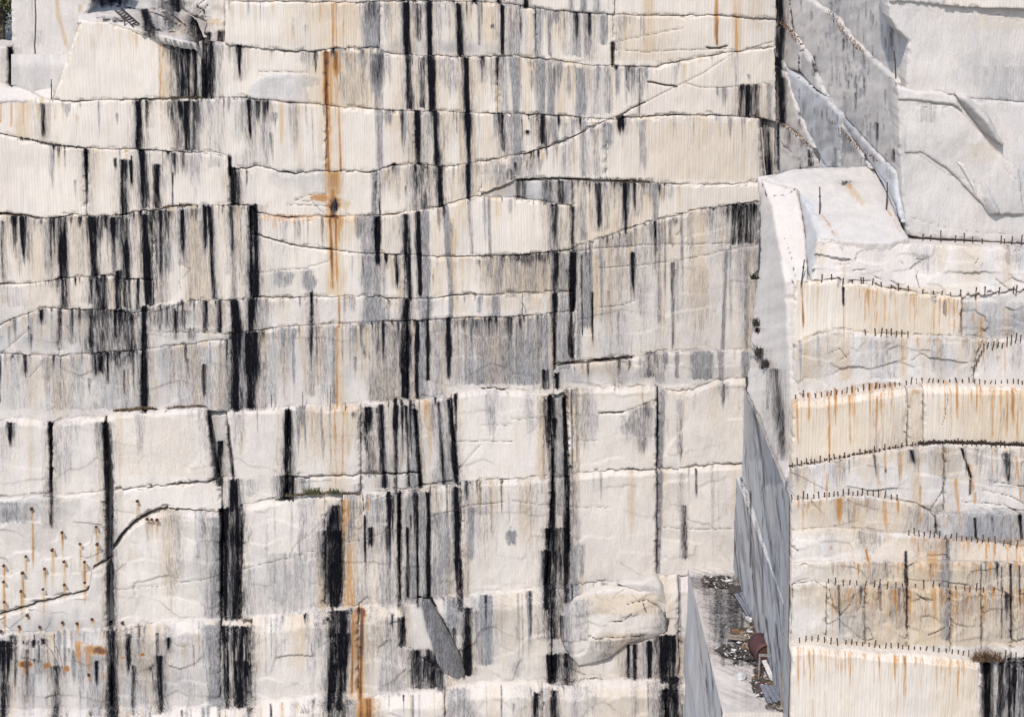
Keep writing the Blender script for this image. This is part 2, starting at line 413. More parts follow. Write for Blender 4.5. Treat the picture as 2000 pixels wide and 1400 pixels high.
def tin_proj(ctrl):
    """faceted surface through traced control points (px, py, Y)"""
    C = pts(ctrl); r = delaunay_2d_cdt([Vector(p[:2]) for p in C], [], [], 0, 1e-5); T = [f for f in r[2]]; V2 = np.array([list(v) for v in r[0]]); YV = C[[o[0] for o in r[3]], 2]
    def f(px, py):
        px = np.asarray(px, float); py = np.asarray(py, float); out = np.full(px.shape, np.nan); near = np.full(px.shape, 1e9)
        for t in T:
            a, b, c = V2[list(t)]; d = (b[1]-c[1])*(a[0]-c[0])+(c[0]-b[0])*(a[1]-c[1])
            if abs(d) < 1e-6: continue
            l1 = ((b[1]-c[1])*(px-c[0])+(c[0]-b[0])*(py-c[1]))/d; l2 = ((c[1]-a[1])*(px-c[0])+(a[0]-c[0])*(py-c[1]))/d; l3 = 1-l1-l2
            bad = -np.minimum(np.minimum(l1, l2), l3); m = bad < near
            near = np.where(m, bad, near); out = np.where(m, l1*YV[t[0]]+l2*YV[t[1]]+l3*YV[t[2]], out)
        return at(px, py, out)
    f.n = np.array([0, -1., 0]); return f
def patch(parent, quads, n, grp='M', tone=(.5, .1, 0, 0), rel=.05, name='stone_block', label=None, relscale=1.2, chis=.01, mat=None):
    """world-space bilinear patches joined in one mesh (walls seen edge-on, shelf tops)"""
    VV = []; FF = []; o0 = 0
    for (A, B, C, D), (nu, nv) in zip(quads, n):
        A, B, C, D = map(np.array, (A, B, C, D)); u, v = np.meshgrid(np.linspace(0, 1, nu), np.linspace(0, 1, nv)); u = u[..., None]; v = v[..., None]
        X = (A*(1-u)+B*u)*(1-v)+(D*(1-u)+C*u)*v
        nr = np.cross(B-A, D-A); nr = nr/np.linalg.norm(nr)
        h = rel*2*fbm((X[..., 0]+X[..., 1])/relscale, (X[..., 2]+X[..., 0]*.3)/relscale, 4)+chis*2*fbm((X[..., 0]+X[..., 1])/.2, X[..., 2]/.5+X[..., 0], 2)
        fade = np.minimum(1, 8*np.minimum(np.minimum(u, 1-u), np.minimum(v, 1-v)))[..., 0]
        X = X+nr*(h*fade)[..., None]
        idx = np.arange(nu*nv).reshape(nv, nu)+o0; o0 += nu*nv
        VV.append(X.reshape(-1, 3)); FF.append(np.stack([idx[:-1, :-1], idx[:-1, 1:], idx[1:, 1:], idx[1:, :-1]], -1).reshape(-1, 4))
    VV = np.vstack(VV); FF = np.vstack(FF)
    me = raw_mesh(name, VV, FF); paint(me, VV, grp, tone); o = link(name, me, mat or ROCK, parent)
    if label: o['label'] = label
    return o

# ------------------------------------------------------------------ water stains and a few painted shadows traced from the photograph
# channel K black, G grey, R rust, T tan;  left right top bottom [strength [taper]]  or  l r y0 y1 l2 r2 strength taper
CH = {'K': 0, 'G': 1, 'R': 2, 'T': 3}
def streaks(grp, s):
    L = STREAKS.setdefault(grp, [])
    for e in s.replace('\n', ';').split(';'):
        e = e.split('#')[0].split()
        if not e: continue
        c = CH[e[0]]; v = [float(q) for q in e[1:]]
        l, r, a, b = v[:4]; l2, r2, S, t = l, r, 1.0, 0.0
        if len(v) == 5: S = v[4]
        elif len(v) == 6: S, t = v[4:]
        elif len(v) == 8: l2, r2, S, t = v[4:]
        w1, w2 = r-l, r2-l2
        if grp == 'R' and c == 2: w1, w2, S, t = w1*.62, w2*.55, S*.88, max(t, .25)
        L.append((c, (l+r)/2, w1, a, b, (l2+r2)/2, w2, S, t))
def fringe(grp, x0, x1, yl, n, lmin, lmax, s, ch=0, wmin=2, wmax=7, seed=1):
    r = np.random.RandomState(seed+int(x0)); L = STREAKS.setdefault(grp, [])
    for i in range(n):
        x = x0+(x1-x0)*r.rand(); w = wmin+(wmax-wmin)*r.rand()**2; le = lmin+(lmax-lmin)*r.rand()**2.2
        y = float(yl(np.array([x]))[0]) if callable(yl) else yl
        L.append((ch, x, w, y-2, y+le, x+.02*le, w*.5, s*(.6+.4*r.rand()), .7))
def cracks(grp, s, w=1.5, d=.9):
    for e in s.strip().split('\n'):
        if e.strip():
            q = pts(e); 
            # add a little crookedness
            out = []
            for a, c in zip(q[:-1], q[1:]):
                k = max(1, int(np.hypot(*(c-a))/7))
                for j in range(k):
                    p = a+(c-a)*j/k; out.append(p+[1.6*vnoise(p[0]/6, p[1]/6), 2.4*vnoise(p[0]/8+5, p[1]/8)])
            out.append(q[-1]); CRACKS.setdefault(grp, []).append((np.array(out), w, d))

streaks('M', '''
T 314 336 68 195 .62; R 264 270 60 112 .5 .6; R 311 316 70 195 .55; K 331 372 74 195 338 374 .9 0; K 318 330 74 112 .6 .8; K 371 384 78 195 372 386 .92 0
K 391 408 62 195 394 406 1 0; K 407 418 80 195 409 419 .85 0; G 416 430 84 135 .7 .6; G 444 453 88 130 .65 .5; K 462 473 88 158 467 471 .9 .3; G 425 436 85 195 .45; G 384 392 80 195 .5
K 263 276 196 294 268 280 1 0; G 256 264 196 240 .6 .6; K 283 290 196 252 .85 .6; G 126 136 203 230 .55 .6; K 79 90 202 275 81 88 .7 .2; T 70 82 203 240 .6 .5; K 325 331 199 240 .6 .7
K 332 356 197 294 344 358 .72 .1; K 357 384 197 296 359 383 .9 0; G 384 396 197 294 .5; G 402 412 197 270 .5 .5; K 481 492 196 276 488 491 .95 .3; K 500 507 198 252 .8 .5; K 512 524 199 240 .7 .6; G 405 440 200 330 .35; G 470 530 200 330 .38
R 20 24 200 250 .5; R 44 47 200 260 .5; R 106 110 203 240 .6 .5; T 30 60 195 270 .5; R 0 4 190 240 .6
K 103 109 284 303 .7 .6; K 112 119 284 320 .55 .7; G 96 104 284 380 .4 .5; K 164 173 292 396 167 172 .85 .25; G 172 186 300 420 .4
K 222 228 308 334 .8 .5; K 234 248 311 422 237 248 1 0; K 250 260 314 372 256 259 .9 .4; K 270 284 293 410 277 291 1 0; K 300 314 320 408 301 313 1 0; K 335 339 338 405 .7; K 330 347 297 340 .62 .7; K 354 361 297 338 .7 .6
K 449 466 328 403 452 467 .93 0; K 447 452 303 345 1; K 480 485 332 368 .65 .5; G 486 500 340 400 .35
K 20 35 422 505 27 35 .92 .35; K 39 50 422 515 45 50 .95 .3; G 52 112 424 470 .42 .6; K 113 129 420 547 117 131 1 0; K 119 133 545 603 .85; K 135 141 422 442 .8 .6; K 152 160 423 450 .8 .6; K 168 190 422 545 179 191 .85 0
K 193 199 422 476 .65 .6; K 205 211 424 462 .6 .7; K 215 228 424 530 223 228 1 .1; K 225 236 528 606 .95; K 230 248 422 547 243 256 1 0; G 253 268 422 540 .45; K 272 290 419 600 284 297 1 0; K 306 320 411 546 311 318 .95 .1; K 318 336 411 482 .78 .4; G 312 334 470 545 .6 .3
K 350 360 411 518 355 360 .9 .3; K 354 394 408 442 .55 .7; T 364 398 430 587 .55; G 364 398 430 587 .38; K 395 404 403 498 400 404 1 .2; K 404 414 403 587 414 422 1 0; T 382 418 480 588 .45; K 446 453 402 452 .95 .3; G 452 456 450 470 .7; G 449 465 465 588 .52; T 449 465 465 588 .4; K 485 503 400 584 487 509 1 0
G 503 512 415 530 .55 .4; T 48 118 430 600 .38; T 214 252 545 602 .5; K 173 181 546 594 .75; K 185 210 541 605 .74; K 240 247 546 603 .7; K 248 257 544 604 .7; K 266 273 546 607 .8; K 110 120 544 574 .65 .5; K 303 308 440 600 .55 .3; G 0 46 560 600 .3
K 76 86 604 634 .85 .6; K 114 121 603 684 .68 .2; K 146 186 604 642 .6 .6; K 172 266 604 690 .52; K 173 184 604 690 .7 .2; K 192 208 604 690 .68 .1; K 220 246 604 674 .85 .3; K 247 263 612 690 .74; K 275 289 598 806 1
K 294 372 606 655 .52 .5; K 340 347 606 664 .7 .4; K 366 384 640 672 .5 .5; K 397 405 588 650 .85; K 424 434 586 650 .9; G 410 424 590 650 .4; K 451 463 585 652 455 474 1 0; K 485 503 583 652 1; K 450 474 648 804 .97; K 478 505 648 802 1; G 470 482 650 800 .6; G 505 520 650 800 .5
K 0 2 690 790 .8; K 44 51 694 738 .85 .3; K 20 27 694 706 .8 .4; K 181 205 688 737 .8 .3; K 208 213 688 754 .85 .2; K 213 264 687 722 .55 .5; G 180 270 690 800 .45; K 246 252 720 800 .4; G 8 60 700 800 .32; G 90 150 700 800 .3; T 104 122 700 810 .45
K 359 365 672 724 .65 .4; K 393 402 712 784 396 402 .75 .3; G 330 452 676 800 .38; T 374 394 676 790 .5; T 420 452 670 800 .5; G 425 452 670 800 .5
T 600 712 3 98 .52; T 555 600 6 90 .3; R 648 652 6 95 .6; R 655 658 6 95 .5; R 670 673 6 95 .5; R 622 628 6 60 .45 .4; R 690 694 8 70 .4 .4; G 709 744 3 98 .86; K 716 740 4 60 .55 .6; G 752 760 8 42 .6 .6
K 787 799 4 110 789 801 1 0; K 808 825 6 82 812 824 .9 .1; K 832 843 3 110 834 845 1 0; K 890 901 6 112 894 906 1 0; G 933 938 6 92 .8; K 976 986 11 106 .97; G 990 1022 8 108 .55; T 762 786 5 100 .38; T 799 812 8 105 .55; T 843 848 8 105 .6; T 901 908 8 105 .6
K 784 795 -70 4 .95; K 806 814 -70 6 .9; K 830 838 -70 3 .9; K 922 934 -70 8 .95; K 970 980 -70 10 .85; K 945 952 -70 8 .6; G 1000 1016 -70 16 .6; K 1023 1033 -70 17 .92; G 1112 1121 -70 30 .75; G 1136 1146 -70 32 .8; G 1160 1172 -70 34 .5; K 1186 1190 -70 20 .4
R 629 643 100 212 634 643 .95 .1; R 652 661 100 150 654 660 1 .4; T 606 724 101 212 .5; R 655 660 140 208 .6; R 644 650 103 208 .55; G 586 620 98 140 .5 .6; K 613 619 100 145 .85 .3; G 664 726 104 152 .58 .6; G 664 720 140 210 .3
G 724 753 105 190 731 742 .9 .15; K 728 748 106 176 .5 .5; G 731 746 180 213 .62; G 753 764 108 160 .5 .6; K 790 804 108 216 794 806 1 0; K 818 830 112 214 .68; K 834 848 110 218 838 851 1 0; K 904 914 112 222 908 918 1 0; K 968 975 110 168 .8 .4; T 968 977 120 222 .68; G 976 994 112 222 .72; G 1001 1013 112 222 .74; T 806 818 112 214 .5; T 848 858 112 220 .5; T 895 904 115 220 .6; T 918 924 115 220 .6; T 764 790 112 212 .32
K 499 507 196 252 .85 .4; K 512 525 198 238 .75 .6; R 635 641 205 338 639 645 .95 0; R 660 664 208 338 664 668 .9 0; R 641 648 206 260 .6 .6; T 634 670 206 338 .42; R 580 584 206 240 .5 .6; G 734 747 214 338 737 746 .85 0; G 753 765 215 250 .8 .6; K 809 822 215 324 814 827 .95 0; G 829 843 216 322 .68; K 843 855 218 326 848 859 .98 0; G 855 862 218 326 .5; K 908 918 220 324 912 921 1 0; K 970 984 220 300 980 987 .8 .1; G 985 1000 226 310 .6; G 1000 1020 222 308 .68; T 800 810 216 322 .5; T 862 870 220 326 .5; T 900 908 222 322 .6; T 921 930 222 322 .55; T 764 800 218 330 .3; T 940 970 224 320 .3
R 643 660 336 376 .62 .3; T 636 668 336 428 .6;  R 642 658 372 432 .7 .3;  G 726 741 334 424 729 742 .88 0; K 738 744 345 420 .6; K 809 833 322 412 813 834 .88 0; G 833 851 322 408 .62; T 833 851 322 408 .5; K 850 866 322 406 853 867 .92 0; K 908 918 322 392 910 918 .92 0; T 880 905 330 396 .35; T 918 936 330 385 .5; T 726 732 330 420 .7; G 960 1000 322 362 .5; K 988 1002 330 352 .6
T 938 1000 345 382 .4
R 641 648 424 582 648 653 .9 .1; R 652 658 424 560 656 660 .85 .3; R 660 664 424 500 .75 .5; R 632 676 422 452 .6 .7; T 638 670 424 580 .62; T 628 690 424 500 .4 .5; R 533 538 424 462 .7 .5; R 500 630 419 436 .4 .6; G 704 734 420 580 711 742 .84 0; K 732 744 422 526 734 743 .97 .15; G 738 752 500 580 .6; K 786 797 418 588 794 806 1 0; K 811 821 414 582 816 825 .98 0; G 822 836 412 580 827 840 .85 0; G 865 874 402 580 876 886 .93 0; K 864 870 402 440 .7 .5; T 874 888 425 580 882 894 .68 0; G 912 920 390 500 918 926 .72 0; G 951 958 386 500 955 961 .72 0; G 994 1000 388 430 .6 .5; K 769 777 496 566 776 781 .9 .3; T 776 790 500 580 .55
T 946 1024 498 580 .6; G 946 1024 498 580 .52; G 745 790 424 500 .28; G 500 560 420 580 .22; T 840 866 420 580 .3; G 535 552 530 572 .6 .4; G 590 612 528 572 .6 .3
K 605 612 570 637 1; G 606 612 630 662 .6 .4; R 661 665 578 640 .72; G 714 753 578 632 .8; K 785 802 582 632 1; G 816 841 578 630 .76; K 833 839 580 630 .6; G 877 884 576 626 1; T 884 894 576 624 .65; G 955 975 578 624 .6; G 932 940 578 610 .5; G 500 530 584 644 .5; G 1010 1030 575 616 .3
K 783 800 627 782 1; K 811 818 625 780 .97; K 832 839 625 745 .97; G 814 836 626 780 .78; K 872 882 622 742 872 880 .95 .15; T 725 784 630 785 .55; G 725 784 630 785 .55; K 728 742 628 690 .6 .4; R 657 661 636 798 656 660 .7 0; G 648 657 640 790 .55; T 648 672 640 800 .5; G 840 872 626 780 .5; T 800 811 630 780 .6; T 858 872 630 770 .5
G 896 1084 622 752 .6; T 940 1000 622 750 .5; K 890 960 622 650 .5 .6; G 684 698 636 690 .7 .6; G 549 557 640 694 .7 .6; G 570 580 640 670 .7 .6; G 628 638 640 770 .45; G 508 540 650 790 .35
T 1258 1277 -70 105 .55; R 1395 1404 -70 90 1397 1404 .85 0; T 1432 1448 -70 105 .62; R 1433 1437 -70 60 .5; R 1436 1440 30 108 .5; T 1460 1490 -70 60 .3
G 1042 1055 13 112 1045 1056 .92 0; G 1056 1062 14 60 .65 .4; G 1068 1079 16 110 .74; G 1082 1092 20 58 .8 .5; G 1118 1136 24 112 .76; G 1140 1159 25 110 .76; G 1172 1183 28 88 .8; K 1194 1200 82 130 .9; G 1200 1235 26 60 .45 .5; G 1100 1116 20 110 .4; T 1030 1042 20 110 .45; T 1180 1330 25 120 .28
G 1003 1014 112 228 .8; G 1047 1062 112 228 1050 1064 .95 0; G 1068 1079 116 226 1070 1081 .76 0; G 1107 1114 128 200 .8 .4; G 1126 1146 132 228 .78; G 1180 1194 128 222 .66; G 1202 1212 130 200 .8 .5; G 1221 1228 132 192 1225 1230 .7 .3; G 1245 1252 132 232 .75 .2; T 1014 1040 116 226 .35; T 1080 1110 116 226 .4; G 1148 1180 130 226 .35
G 1398 1404 170 194 .7 .4; G 1408 1420 170 206 .75 .5; K 1445 1481 166 230 .84; T 1441 1446 166 228 .7; G 1496 1508 164 234 .6; T 1480 1496 170 232 .35
G 1000 1019 226 345 .68; K 1049 1068 226 290 1056 1071 .8 .2; G 1072 1086 227 282 1077 1089 .86 0; G 1115 1123 234 290 .7 .5; G 1131 1149 238 348 1136 1146 .72 0; G 1172 1196 240 308 .72 .4; K 1207 1220 226 264 .9 .6; G 1215 1220 260 300 .5 .5; G 1243 1262 234 350 1254 1262 .74 .3; T 1308 1316 236 300 .5 .5; T 1240 1480 240 352 .26; T 1450 1455 236 350 .5; K 1486 1500 232 348 1492 1511 .97 0; T 1484 1512 232 348 .4; G 1098 1116 240 345 .45; G 1020 1048 296 345 .45; G 1148 1172 250 345 .4
K 1001 1034 350 392 .55; K 1058 1080 350 398 .6; K 1088 1103 352 398 .66; T 1008 1016 350 390 .5
K 1162 1176 358 454 1167 1176 .8 .15; K 1216 1224 352 456 1219 1225 1 0; G 1276 1285 356 434 .8; G 1131 1145 362 470 .58; G 1181 1189 360 450 .6; G 1266 1271 356 400 .6 .4; K 1110 1270 348 372 .55 .6; T 1120 1260 360 470 .35; T 1325 1332 360 420 .45; T 1345 1348 360 410 .4
K 1422 1481 399 478 .78; G 1404 1413 402 436 .75 .6; T 1305 1315 430 480 .7; G 1305 1315 430 480 .6; G 1222 1236 452 482 .65; G 1280 1289 436 492 .7; G 1282 1292 490 650 .5 .2; T 1340 1352 425 450 .5 .5; K 1310 1322 424 444 .5 .5; G 1200 1220 455 485 .5; T 1240 1252 448 480 .5
K 1074 1088 398 498 1078 1090 .85 0; K 1113 1121 402 494 1116 1121 .92 0; G 1088 1098 398 496 .4; T 1090 1112 405 498 .35
T 1000 1082 496 576 .68; G 1000 1082 496 576 .48; K 1004 1060 495 520 .6 .5; K 1080 1093 494 575 .88; G 1093 1112 496 575 .66; T 1093 1112 496 575 .5
K 1113 1125 492 608 1111 1123 1 0; K 1111 1119 605 705 .84 .1; K 1134 1139 496 660 .85 .1; G 1134 1154 494 645 .84 .1; T 1158 1170 496 620 .8 .2; G 1125 1134 500 700 .6; K 1231 1241 494 582 1236 1239 .88 .4; G 1170 1232 500 700 .42; K 1310 1318 512 690 .55 .1; G 1318 1332 510 640 .4 .3; G 1414 1422 488 688 1409 1415 .8 0; G 1453 1463 482 690 .62; T 1455 1475 490 690 .5; G 1204 1212 610 680 .6 .5; G 1240 1300 500 690 .25; G 1340 1400 520 690 .18
K 1079 1089 573 724 1079 1086 1 0; G 1089 1112 573 722 .64; T 1072 1082 572 720 .7
K 1059 1072 722 760 .95; K 1083 1093 728 762 .95; G 1040 1060 735 762 .5; K 1264 1283 686 738 .66; G 1319 1326 687 738 .95; G 1353 1392 686 742 .75; G 1403 1413 686 742 .8; G 1448 1464 686 738 .84; G 1280 1300 690 750 .4; K 1225 1234 702 728 .5 .4
''')
streaks('M', '''
K 555 571 800 935 551 567 1 0; K 548 575 928 978 1; T 596 674 795 900 .45 .4; R 652 657 797 962 655 658 .6 .2; R 669 673 797 955 666 669 .6 .2; T 640 676 797 960 .5; R 598 604 797 840 .4 .5; G 586 600 932 968 .6; G 602 606 932 968 .7; K 573 590 934 960 .4
K 709 728 795 860 .95 .4; K 709 732 850 930 712 736 .68 0; G 730 742 800 930 .4; K 737 748 790 955 744 756 .87 0; K 768 778 792 845 .97 .2; K 769 776 830 930 .72; K 791 796 792 955 796 802 .92 0; G 794 816 792 955 .8; K 806 815 800 955 818 825 1 0; T 827 839 780 835 .85 .3; R 829 835 780 815 .5 .5; G 839 852 782 850 .55 .5; G 851 892 780 948 .72; K 853 858 784 945 863 872 .8 0; K 872 882 778 950 887 898 1 0; K 684 697 806 822 .5 .6; K 768 776 925 968 .6; G 690 708 945 965 .5
T 1050 1070 772 940 .65; K 1062 1072 775 860 .6 .3; K 1069 1083 772 1110 1076 1086 1 0; G 1080 1102 772 1010 .78; K 1098 1104 774 1080 1104 1116 .97 0; G 1108 1128 900 1080 .5; G 1118 1132 1000 1110 .5
G 1226 1282 796 892 1244 1262 .68 .3; K 1258 1270 785 830 .5 .6; G 1283 1298 758 918 1282 1294 .97 0; K 1282 1286 758 918 .6; K 1320 1334 780 900 .5 .2; G 1280 1295 920 1122 1283 1288 .95 0; K 1280 1284 920 1122 .7; K 1357 1362 916 970 .65 .3; K 1328 1346 985 1092 .55; G 1322 1336 922 1000 .4; K 1410 1416 748 800 .6 .5; G 1402 1420 745 790 .4 .5
K 12 26 824 874 17 25 .85 .5; K 196 212 824 1012 208 222 1 0; G 185 198 824 900 .5 .5; G 212 224 860 950 .5; K 448 466 935 1000 .97; G 104 116 822 960 .4 .4; G 0 60 980 1020 .5; K 424 434 860 950 .8; G 466 500 936 968 .4
T 210 420 810 930 .18
G 722 768 970 1022 .8; K 752 768 966 1020 .7; K 773 785 960 1190 776 784 1 0; G 790 812 966 1180 .82; K 792 800 1030 1170 .82; K 812 818 966 1185 1 0; K 832 840 960 1190 834 842 .95 0; G 815 838 960 1190 .7; K 884 895 950 1100 888 900 1 0; K 887 901 1090 1195 894 906 1 0; G 840 884 1000 1170 .68; T 870 886 1060 1170 .6; G 904 918 960 1170 .45; T 900 920 1060 1170 .45; G 911 926 990 1100 .84 .1; G 926 950 990 1012 .6 .5;  G 690 722 1050 1180 .42; G 738 772 1040 1185 .62; K 748 772 1025 1080 .6 .5; T 690 750 1060 1185 .3; K 720 728 1030 1072 .8 .3
K 650 664 986 1046 630 668 1 0; K 626 668 1036 1188 640 668 1 .03; R 646 662 1090 1186 .45; R 668 675 974 1062 .9 .3; R 678 682 974 1030 .75 .4; T 664 700 974 1190 .62; R 674 690 1060 1185 .4; T 620 640 1080 1190 .7; R 715 722 974 1000 .5 .4
K 431 449 992 1212 428 446 .97 0; K 450 475 992 1212 444 476 .95 0; G 402 432 1010 1210 .72; G 392 404 990 1060 .5 .4; K 398 404 1020 1060 .5 .4; K 206 224 1010 1236 211 225 1 0; G 224 232 1040 1230 .5; G 478 500 1110 1200 .45; G 500 630 1080 1200 .38; K 460 476 1110 1210 .6
K 1060 1076 1074 1190 .97; K 1064 1106 1030 1250 1062 1094 .85 0; G 1108 1131 1062 1185 .9; G 1130 1142 1062 1140 .6 .3; K 1100 1112 1030 1180 .97; G 1076 1098 1000 1180 .5; T 1132 1140 1080 1190 .4
K 644 682 1192 1245 .92; K 650 672 1236 1390 634 654 .95 0; K 668 684 1236 1390 654 672 .97 0;  R 688 696 1200 1368 684 690 .85 .1; R 704 714 1196 1368 698 706 1 0; T 676 722 1200 1372 .66; K 702 708 1200 1280 .45; K 796 872 1268 1345 .62; K 806 820 1270 1330 .85 .3; K 826 850 1280 1340 .8 .3; K 776 793 1205 1265 .9; K 764 770 1200 1230 .7 .4; G 745 790 1205 1360 .42; K 902 921 1185 1320 .93; G 935 961 1163 1300 .86; G 872 902 1170 1240 .62; G 925 932 1170 1290 .4; G 738 764 1250 1350 .4; G 850 870 1310 1350 .7; K 858 866 1310 1350 .7
K -10 14 1250 1410 .97; K 12 20 1252 1330 .9 .4; K 102 118 1300 1410 .8; K 209 228 1232 1410 208 230 .97 0; K 246 257 1236 1318 .85 .3; K 256 266 1300 1395 .6; K 302 322 1280 1395 305 324 .94 0; K 304 312 1236 1290 .6; G 314 330 1236 1390 .5; G 396 436 1222 1382 410 440 .86 0; K 431 448 1222 1385 438 450 .85 0; K 452 487 1222 1385 454 488 .88 0; K 452 486 1290 1380 .95; G 488 500 1222 1380 .5; G 40 60 1260 1400 .45; G 170 206 1280 1400 .5; K 186 192 1290 1345 .8 .3; G 236 300 1240 1390 .45; G 340 395 1240 1390 .28; K 50 60 1250 1266 .8 .4; K 62 70 1250 1266 .8 .4; K 80 90 1246 1262 .8 .4; K 44 48 1250 1262 .8 .4; K 74 78 1250 1300 .7 .5
K 1068 1091 1278 1336 1 0; K 1096 1120 1275 1340 .82; K 1224 1231 1258 1326 .85; K 1236 1244 1258 1326 .85; K 1263 1273 1250 1325 .92; G 1244 1264 1258 1326 .6; K 1280 1322 1240 1334 .92; G 1210 1226 1262 1322 .5; T 1205 1226 1262 1322 .4
K 1041 1056 1352 1440 .95; K 1076 1088 1348 1440 .92; G 1056 1076 1352 1440 .5; K 1292 1330 1345 1440 .88; R 702 728 1362 1440 .9; T 690 740 1362 1440 .6; K 634 682 1366 1440 .66; G 866 922 1345 1440 .6; T 1150 1290 1345 1440 .28; K 1306 1330 1320 1360 .8; G 1270 1300 1330 1400 .5
R 44 54 1296 1330 .6 .7; R 166 178 1262 1320 .6 .6; R 148 158 1250 1300 .6 .5; 
''')  # one broad grey run at the bottom ledge paints a shadow
cracks('M', '''
1034,298 1090,282 1140,258 1165,245 1200,230 1250,205 1320,170
1320,170 1370,145 1432,105 1510,82
1190,86 1240,74 1335,55
1197,96 1260,102 1340,98 1420,95
1285,133 1285,120
1340,163 1370,171 1410,172 1470,166 1508,162
513,462 580,480 648,489
500,534 550,527 602,524
648,489 650,500 640,512 600,522
1169,524 1238,519 1312,511 1370,500 1423,487 1454,482 1481,477
1116,492 1160,486 1260,478 1343,477 1428,475
1169,600 1210,597 1245,585
290,648 380,649 440,652 500,646
0,692 60,640
60,735 85,705
640,425 610,395 575,392 605,380 640,378
520,415 523,398
560,400 640,402
1000,862 950,860 890,862
1000,830 940,832
940,865 892,918
500,1103 560,1090 632,1070
565,1085 580,1060 610,1040 648,992
584,1046 585,1085
668,1060 725,1050 770,1030
680,1040 688,1020 720,985
835,1010 884,996 920,985 985,980
1000,977 1060,985 1130,990 1192,992
1110,812 1080,815 1000,820
1170,806 1220,803 1280,780
1100,865 1165,860
1295,1030 1380,1033 1445,1032
225,1152 300,1145 400,1130 500,1103
290,760 288,700
235,1235 250,1228 300,1215
36,1243 20,1290 15,1330
77,1245 100,1270 112,1295 115,1310
100,1240 118,1280 126,1322
228,1235 210,1330
258,1240 250,1275 254,1310
330,1252 350,1262 378,1262 380,1300
395,1250 402,1300 410,1370
380,640 386,690
415,600 420,615
358,545 372,525 352,515
350,550 354,570
505,140 545,140 600,142
660,1060 640,1110
1000,730 1040,735
1020,590 1030,615
''', 1.5, .62)
cracks('M', '''
0,418 50,421 77,427
1090,712 1130,708 1200,702 1235,698
1265,160 1322,170
1205,232 1230,214 1260,200
1195,130 1196,92
1020,352 1100,349 1160,353 1265,356
1420,90 1400,95 1380,93
1170,806 1218,804
''', 2.3, 1.0)
TONES['M'] = [(600, 350, 70, 26, 1, .55), (1060, 370, 90, 26, 1, .6), (820, 92, 90, 14, 1, .6), (940, 96, 70, 14, 1, .6), (100, 1350, 130, 130, 1, .25), (560, 555, 60, 28, 1, .25),
              (1180, 735, 90, 18, 1, .7), (1300, 740, 60, 14, 1, .3), (300, 660, 300, 60, 1, .22), (820, 700, 300, 60, 1, .25), (560, 1150, 90, 60, 1, .35), (60, 990, 90, 30, 1, .5),
              (280, 1300, 120, 90, 1, .3), (930, 1220, 90, 70, 1, .4), (120, 1230, 140, 40, 1, .3), (1150, 1160, 120, 40, 1, .3), (420, 1120, 50, 90, 1, .35), (30, 640, 120, 40, 1, .3),
              (1040, 730, 60, 20, 1, .5), (250, 740, 250, 60, 1, .2), (770, 870, 130, 90, 1, .15)]
streaks('UL', '''
K 16 24 92 170 18 32 .95 0; T 108 114 0 40 111 120 .85 0; T 112 120 36 100 126 136 .85 .2; T 153 160 8 26 .9 .3; K 62 64 0 60 .5 .5; G 58 80 60 100 .3 .4
K 180 250 -4 14 .8 .4; K 274 290 18 60 280 306 .95 0; K 284 306 54 72 .85; K 190 260 34 44 .55; K 318 345 12 60 .5 .4; K 372 396 30 84 .75; K 336 352 -20 24 1; K 384 400 44 90 1; K 300 380 0 20 .6; T 395 430 40 50 .8; K 404 412 62 84 .8; K 424 440 60 86 .7; T 330 375 40 70 .5; G 300 350 24 60 .6
''')  # black in the left cleft and one slope run paint shadow
cracks('UL', '''
69,0 70,40 68,90 70,120 68,160
180,2 240,14 300,24 340,44 372,66 396,80
300,18 335,30 370,56
190,36 215,40 240,42
400,0 384,14 396,20 380,36
262,48 300,58 345,64
405,10 398,22 402,35
''', 1.6, 1.0)
